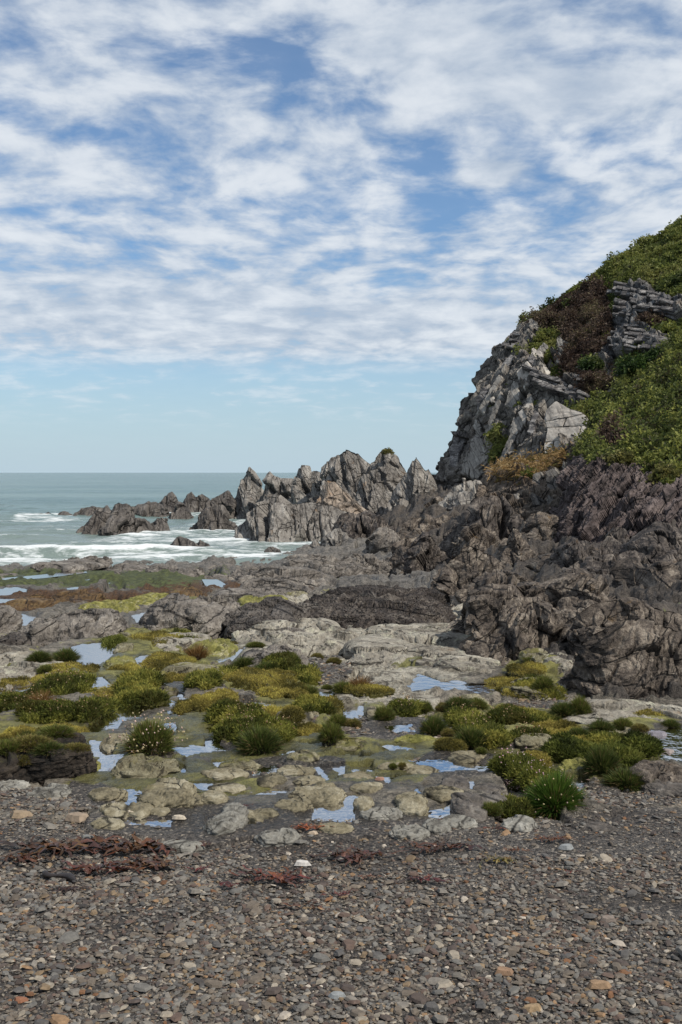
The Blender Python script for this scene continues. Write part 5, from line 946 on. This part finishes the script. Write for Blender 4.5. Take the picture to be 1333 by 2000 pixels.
# ------------------------------------------------------------------ shingle
SCOL = np.array([(0.135, 0.136, 0.133), (0.175, 0.168, 0.156), (0.09, 0.09, 0.092), (0.135, 0.118, 0.10), (0.075, 0.062, 0.058), (0.19, 0.145, 0.095), (0.24, 0.16, 0.095), (0.26, 0.24, 0.205), (0.36, 0.335, 0.30), (0.11, 0.08, 0.068), (0.16, 0.085, 0.045), (0.055, 0.052, 0.052)])
SPR = np.array([.15, .17, .12, .18, .11, .055, .018, .06, .015, .08, .012, .025])
def stone_shape(r, na=7):
    """flattened irregular slate pebble in unit size: 3 rings + caps"""
    a = np.sort((np.arange(na) + r.uniform(-.3, .3, na)) / na * 6.283); rad = 1 + r.uniform(-.22, .22, na); x, y = np.cos(a) * rad, np.sin(a) * rad * r.uniform(.6, .9)
    ta, tb = r.uniform(-.15, .15, 2)
    top = np.c_[x * .72, y * .72, .5 + ta * x + tb * y]; midr = np.c_[x, y, r.uniform(-.1, .15, na)]; bot = np.c_[x * .7, y * .7, np.full(na, -.5)]
    V = np.r_[top, midr, [[0, 0, .58]]] * 0.5; V[na:2 * na, 2] -= .2
    q = []; t = []
    for i in range(na):
        j = (i + 1) % na; q += [(i, na + i, na + j, j)]; t.append((2 * na, i, j))
    return V, np.array(q)[:, ::-1], np.array(t)
r = np.random.RandomState(77); SH = [stone_shape(r) for _ in range(24)]
def sample_stones(n, ylo, yhi, smed, ssig, seed, keep=None, xk=0.56):
    r = np.random.RandomState(seed); y = np.sqrt(r.rand(n) * (yhi ** 2 - ylo ** 2) + ylo ** 2); x = y * r.uniform(-xk, xk, n)
    s = np.clip(smed * np.exp(r.normal(0, ssig, n)), 0.005, 0.09); m = np.ones(n, bool)
    if keep is not None: m = keep(x, y, r)
    return x[m], y[m], s[m]
st = [sample_stones(60000, 2.3, 4.15, 0.0128, 0.46, 1, lambda x, y, r: r.rand(len(x)) < 1.0 - 0.5 * smooth01(fbm(np.stack([x / .5, y / .35, x * 0], 1), 3, 33), -.05, .35) - 0.45 * smooth01(y + .25 * x, 3.5, 4.0)),
      sample_stones(14500, 3.7, 4.6, 0.0095, 0.5, 2, lambda x, y, r: r.rand(len(x)) < 0.35 + 0.6 * smooth01(-x, -0.6, 0.5)),
      sample_stones(8000, 4.4, 5.1, 0.0125, 0.5, 3, lambda x, y, r: r.rand(len(x)) < (0.5 + 0.4 * smooth01(-x, -0.6, 0.5)) * (1 - 0.75 * smooth01(y, 4.6, 4.85)))]
rr = np.random.RandomState(6)
for cx, cy, rx, ry in GRAVEL:
    n = int(26 * rx * ry / 100); a = rr.rand(n) * 6.283; k = np.sqrt(rr.rand(n)); px = cx + np.cos(a) * rx * k; py = cy + np.sin(a) * ry * k
    y = np.array([gp_y(v) for v in py]); st.append(((px - CX) / F * y, y, np.clip(0.0022 * y * np.exp(rr.normal(0, .5, n)) + .006, .008, .06)))
sx_, sy_, ss_ = [np.concatenate([s[i] for s in st]) for i in range(3)]
sz_, sgrav, _, _, _ = ground_full(sx_, sy_)
pm = np.zeros(len(sx_), bool)
for poly, zp in PW: pm |= sdist(np.stack([sx_, sy_], 1), poly) > 0.01
ok = ~pm; sx_, sy_, ss_, sz_ = sx_[ok], sy_[ok], ss_[ok], sz_[ok]
r = np.random.RandomState(99); n = len(sx_)
ci = r.choice(len(SCOL), n, p=SPR / SPR.sum()); SCOL = SCOL * np.array([0.85, 0.80, 0.74]); scol = SCOL[ci] * (0.65 + 0.55 * r.rand(n))[:, None]
big = (sy_ < 4.05) & (np.abs(sx_) < 0.36 * sy_) & (sy_ > 2.75); order = np.argsort(-np.where(big, ss_ / sy_, 0))[:300]; single = np.zeros(n, bool); single[order] = True
yaw = r.normal(0, .9, n); tx = r.normal(0, .16, n); ty = r.normal(0, .16, n); hgt = r.uniform(.24, .42, n); lift = r.rand(n) * .22
Vs, Qs, Ts, Cs = [], [], [], []; base_i = 0
which = r.randint(0, 24, n)
for sidx in range(24):
    mk = np.where((which == sidx) & ~single)[0]
    if not len(mk): continue
    V, Q_, T_ = SH[sidx]; v = V[None] * np.stack([ss_[mk], ss_[mk], ss_[mk] * hgt[mk]], 1)[:, None]; v = v * np.array([1.15, 1.0, 1.0])
    c, s = np.cos(yaw[mk])[:, None], np.sin(yaw[mk])[:, None]; x = v[..., 0] * c - v[..., 1] * s; y = v[..., 0] * s + v[..., 1] * c
    z = v[..., 2] + x * tx[mk][:, None] + y * ty[mk][:, None]
    W_ = np.stack([x + sx_[mk][:, None], y + sy_[mk][:, None], z + (sz_[mk] + ss_[mk] * (hgt[mk] * .32 + lift[mk] * .8))[:, None]], 2)
    off = base_i + np.arange(len(mk))[:, None, None] * len(V); Vs.append(W_.reshape(-1, 3)); Qs.append((Q_[None] + off).reshape(-1, 4)); Ts.append((T_[None] + off).reshape(-1, 3)); Cs.append(np.repeat(scol[mk], len(V), 0)); base_i += len(mk) * len(V)
tag(link('shingle', mesh_np('shingle', np.concatenate(Vs), quads=np.concatenate(Qs), tris=np.concatenate(Ts), smooth=False, attrs={'col': np.concatenate(Cs)}), M_stone), 'loose slate shingle covering the near beach', kind='stuff')
CN = ['blue-grey', 'pale grey', 'dark grey', 'brown-grey', 'dark purple-brown', 'tan', 'orange-tan', 'cream', 'whitish', 'reddish-brown', 'rust-coloured', 'blackish']
pm_cache = {}; PEB = []; CLAND = []
for i in order:
    key = (which[i] % 8, ci[i])
    if key not in pm_cache:
        V, Q_, T_ = SH[key[0]]; pm_cache[key] = mesh_np('pebble', V * np.array([1.15, 1, 1]), quads=Q_, tris=T_, smooth=False, attrs={'col': np.tile(SCOL[key[1]] * 0.95, (len(V), 1))})
    o = link('pebble', pm_cache[key], M_stone, loc=(sx_[i], sy_[i], sz_[i] + ss_[i] * (hgt[i] * .32 + .12))); o.scale = (ss_[i], ss_[i], ss_[i] * hgt[i]); o.rotation_euler = (tx[i], ty[i], yaw[i])
    o['group'] = 'larger pebbles on the shingle'; PEB.append((o, f'flat {CN[ci[i]]} pebble', None, *[float(v[0]) for v in proj(np.array([[sx_[i], sy_[i], sz_[i]]]))], 'pebble'))
# a few stones one can point at
def cobble(px, py, wpx, col, label, hk=.55, seed=1):
    Y = gp_y(py); W = wpx / F * Y; X = (px - CX) / F * Y; V, Q_, T_ = stone_shape(np.random.RandomState(seed), 9)
    o = link('stone', mesh_np('stone', V * np.array([1.1, 1, 1]), quads=Q_, tris=T_, smooth=False, attrs={'col': np.tile(np.array(col), (len(V), 1))}), M_stone, loc=(X, Y, gz_at(X, Y) + W * hk * .3)); o.scale = (W, W * .8, W * hk); tag(o, label, 'stone'); CLAND.append(('the ' + label, px, py))
for a in ((592,1690,30,(.42,.40,.37),'white quartz stone lying below the split grey stone'), (262,1598,26,(.40,.34,.26),'pale buff stone beside the left pool edge'), (612,1632,18,(.34,.27,.2),'pale buff stone at the end of the rusty seaweed lump'), (1105,1660,30,(.20,.21,.21),'flat pale grey slate on dark sand right of the seaweed'),
          (40,1598,40,(.22,.165,.11),'tan stone at the left edge of the shingle'), (150,1604,46,(.22,.17,.125),'tan blocky stone on the left shingle'), (175,1642,40,(.15,.15,.14),'flat grey stone left of the pale grey oval stone'), (1170,1935,44,(.21,.14,.085),'tan stone low on the right of the shingle'), (985,1905,36,(.19,.12,.075),'rust-tan stone in the middle right shingle'),
          (1040,1972,34,(.24,.17,.10),'rounded orange-tan stone near the bottom edge'), (40,1955,26,(.2,.09,.05),'rusty red stone near the bottom left corner'), (1285,1445,40,(.16,.15,.17),'flat mauve slate in the brown right-hand pool'), (1300,1470,36,(.2,.17,.16),'grey slate resting in the brown right-hand pool'), (350,1608,24,(.38,.33,.26),'cream stone at the edge of the left foreground pool'),
          (742,1542,18,(.25,.14,.1),'small reddish stone in the middle pool'), (1190,1800,30,(.16,.13,.11),'brown stone on the right shingle'), (660,1950,30,(.19,.2,.2),'grey flat stone near the bottom middle')):
    cobble(*a, seed=int(a[0]))

# ------------------------------------------------------------------ seaweed and driftwood
def seaweed(px, py, wpx, label, n=14, col=(0.07, 0.025, 0.012), seed=1, h=.3):
    wpx *= 1.15; n = int(n * 1.3)
    r = np.random.RandomState(seed); Y = gp_y(py); W = wpx / F * Y; X = (px - CX) / F * Y; z0 = gz_at(X, Y); V = []; Q_ = []; Cc = []
    for k in range(n):
        m = 9; a = r.normal(0, .7) + (math.pi if r.rand() < .5 else 0); p = np.array([r.normal(0, W * .13), r.normal(0, W * .05), 0.004]); L = W * r.uniform(.25, .75); wd = W * r.uniform(.012, .04); b0 = len(V); ph = r.rand() * 6; cc = np.array(col) * r.uniform(.4, 1.7) * np.array([1, r.uniform(.8, 1.25), 1])
        for i in range(m):
            a += r.normal(0, .35); t = i / (m - 1); p = p + np.array([math.cos(a), math.sin(a) * .6, 0]) * L / m; z = 0.006 + abs(math.sin(ph + t * 5)) * W * .10 * h * 2 * (r.rand() * .5 + .5); ww = wd * (1 - .7 * t) * (0.7 + .6 * r.rand()); s = np.array([-math.sin(a), math.cos(a), 0])
            tw = r.normal(0, .5); V += [p + s * ww + [0, 0, z + tw * ww * .8], p - s * ww + [0, 0, max(z - tw * ww * .8, .002)]]; Cc += [cc, cc * .8]
            if i: Q_.append((b0 + 2 * i - 2, b0 + 2 * i - 1, b0 + 2 * i + 1, b0 + 2 * i))
    o = link('seaweed', mesh_np('seaweed', np.array(V), quads=Q_, smooth=True, attrs={'col': np.array(Cc)}), M_wrack, loc=(X, Y, z0 + .006)); tag(o, label, 'seaweed', 'seaweed washed up on the shingle')
for i, (px, py, wd, lb, n, col) in enumerate((
 (600,1625,52,'rusty orange seaweed lump against the split grey stone',26,(.14,.04,.012)), (700,1680,110,'dark brown kelp heap in the middle of the beach',30,(.06,.026,.016)), (850,1662,110,'brown kelp stretching right of the middle heap',18,(.06,.028,.016)), (260,1665,170,'long brown wrack line left of the oval stone',30,(.07,.03,.014)),
 (130,1662,170,'brown wrack strands near the left edge',26,(.06,.028,.014)), (45,1680,90,'wrack clump at the far left of the shingle',16,(.06,.026,.013)), (190,1705,110,'reddish wrack above the black driftwood',20,(.065,.022,.012)), (300,1700,120,'brown wrack strip between driftwood and oval stone',20,(.07,.032,.015)), (130,1742,60,'dark seaweed knot under the black driftwood',18,(.03,.014,.009)),
 (540,1722,110,'red-brown seaweed scatter below the quartz stone',24,(.09,.026,.014)), (390,1705,44,'small crimson seaweed tuft below the oval stone',12,(.09,.016,.014)), (720,1720,40,'orange-brown seaweed twist in the middle beach',12,(.1,.035,.014)), (660,1755,50,'crimson seaweed tangle left of the dark sand',14,(.08,.018,.014)), (600,1778,80,'thin brown kelp strap on the middle shingle',6,(.09,.035,.016)),
 (1082,1648,56,'bushy rust seaweed on dark sand under the largest tuft',22,(.075,.03,.014)), (1010,1670,50,'small rust seaweed left of the bushy one',12,(.085,.033,.013)), (980,1690,90,'olive-yellow wrack scraps on the dark sand',12,(.10,.075,.02)), (1110,1708,40,'thin red seaweed scrap on the right sand',6,(.09,.025,.012)), (1130,1755,36,'dark curled strap on the right sand',4,(.04,.02,.015)),
 (835,1725,60,'dark red wrack on the gravel right of the beach middle',14,(.06,.016,.012)), (430,1738,60,'small dark red scrap on left-centre shingle',10,(.06,.014,.012)), (270,1480,44,'rust-red weed at the foot of the flowering left tuft',12,(.09,.028,.012)), (880,1612,50,'orange weed at the foot of the dark rocks',12,(.10,.04,.015)), (960,1625,40,'rusty weed beside a sunken slab left of the largest tuft',10,(.08,.028,.013)),
 (480,1590,40,'red weed on stones beside the foreground pool',10,(.07,.018,.012)), (380,1660,60,'wrack tucked against the oval stone',14,(.05,.022,.012)))):
    seaweed(px, py, wd, lb, n, col, 300 + i)
def driftwood(p0, p1, rad, label):
    a = np.array([(p0[0] - CX) / F * gp_y(p0[1]), gp_y(p0[1]), 0]); b = np.array([(p1[0] - CX) / F * gp_y(p1[1]), gp_y(p1[1]), 0]); m, na = 22, 12; V = []
    ax = (b - a) / np.linalg.norm(b - a); sd_ = np.cross(ax, (0, 0, 1))
    for i in range(m):
        t = i / (m - 1); c = a + (b - a) * t + sd_ * 0.012 * math.sin(t * 7); c[2] = max(gz_at(a[0], a[1]), gz_at(b[0], b[1])) + rad * .8; k = rad * (0.75 + .25 * math.sin(t * 9 + 1)) * min(1, 6 * t + .35, 6 * (1 - t) + .3)
        for j in range(na):
            an = j / na * 6.283; V.append(c + k * (math.cos(an) * sd_ + math.sin(an) * np.array([0, 0, 1])))
    V = np.array(V); V += (0.12 * rad * fbm(V / (rad * .8), 3, 5))[:, None]
    m_, t_, p_, o_ = new_mat('driftwood'); g2 = t_.add('ShaderNodeNewGeometry'); t_.put(p_, 'Base_Color', t_.mix(t_.noise(g2.outputs['Position'], 60, 4, .7), (0.008, 0.006, 0.006), (0.035, 0.027, 0.024))); t_.put(p_, 'Roughness', 0.45)
    tag(link('driftwood', mesh_np('driftwood', V, quads=grid_quads(m, na, True)), m_), label, 'driftwood')
driftwood((84, 1708), (152, 1724), 0.014, 'short black charred stick lying in the left wrack')

# ------------------------------------------------------------------ labels that single things out
ORD = ['', 'second', 'third', 'fourth', 'fifth', 'sixth', 'seventh', 'eighth', 'ninth', 'tenth', 'eleventh', 'twelfth', 'thirteenth', 'fourteenth', 'fifteenth', 'sixteenth', 'seventeenth', 'eighteenth', 'nineteenth', 'twentieth', 'twenty-first', 'twenty-second', 'twenty-third', 'twenty-fourth']
LAND += [('the orange-brown reed tuft', 385, 1280), ('the brown right-hand pool', 1310, 1460), ('the big sky-blue pool', 880, 1340), ('the brown front outcrop', 1220, 1330)]
def label_all(items, LM):
    near_of = {}
    for o, desc, label, px, py, cat in items:
        o['category'] = cat; o['kind'] = 'thing'
        if label: o['label'] = label; continue
        k = min(range(len(LM)), key=lambda i: math.hypot(LM[i][1] - px, (LM[i][2] - py) * 2)); near_of.setdefault((desc, k), []).append((math.hypot(LM[k][1] - px, (LM[k][2] - py) * 2), o, px, py))
    for (desc, k), L in near_of.items():
        L.sort(key=lambda a: a[0])
        for i, (d, o, px, py) in enumerate(L):
            dx, dy = px - LM[k][1], (py - LM[k][2]) * 2
            w_ = ('right of' if dx > 0 else 'left of') if abs(dx) > abs(dy) else ('in front of' if dy > 0 else 'behind')
            o['label'] = f'{desc} {w_} {LM[k][0]}' + (f', {ORD[min(i, 23)]} closest' if i else ', closest')
label_all(ALL, LAND)
label_all(PEB, [('the tan low-right stone', 1170, 1935), ('the rust-tan stone', 985, 1905), ('the bottom orange-tan stone', 1040, 1972), ('the rusty red stone', 40, 1955), ('the brown right stone', 1190, 1800), ('the bottom middle grey stone', 660, 1950), ('the middle kelp strap', 600, 1778), ('the dark seaweed knot', 130, 1742), ('the left dark red scrap', 430, 1738)])
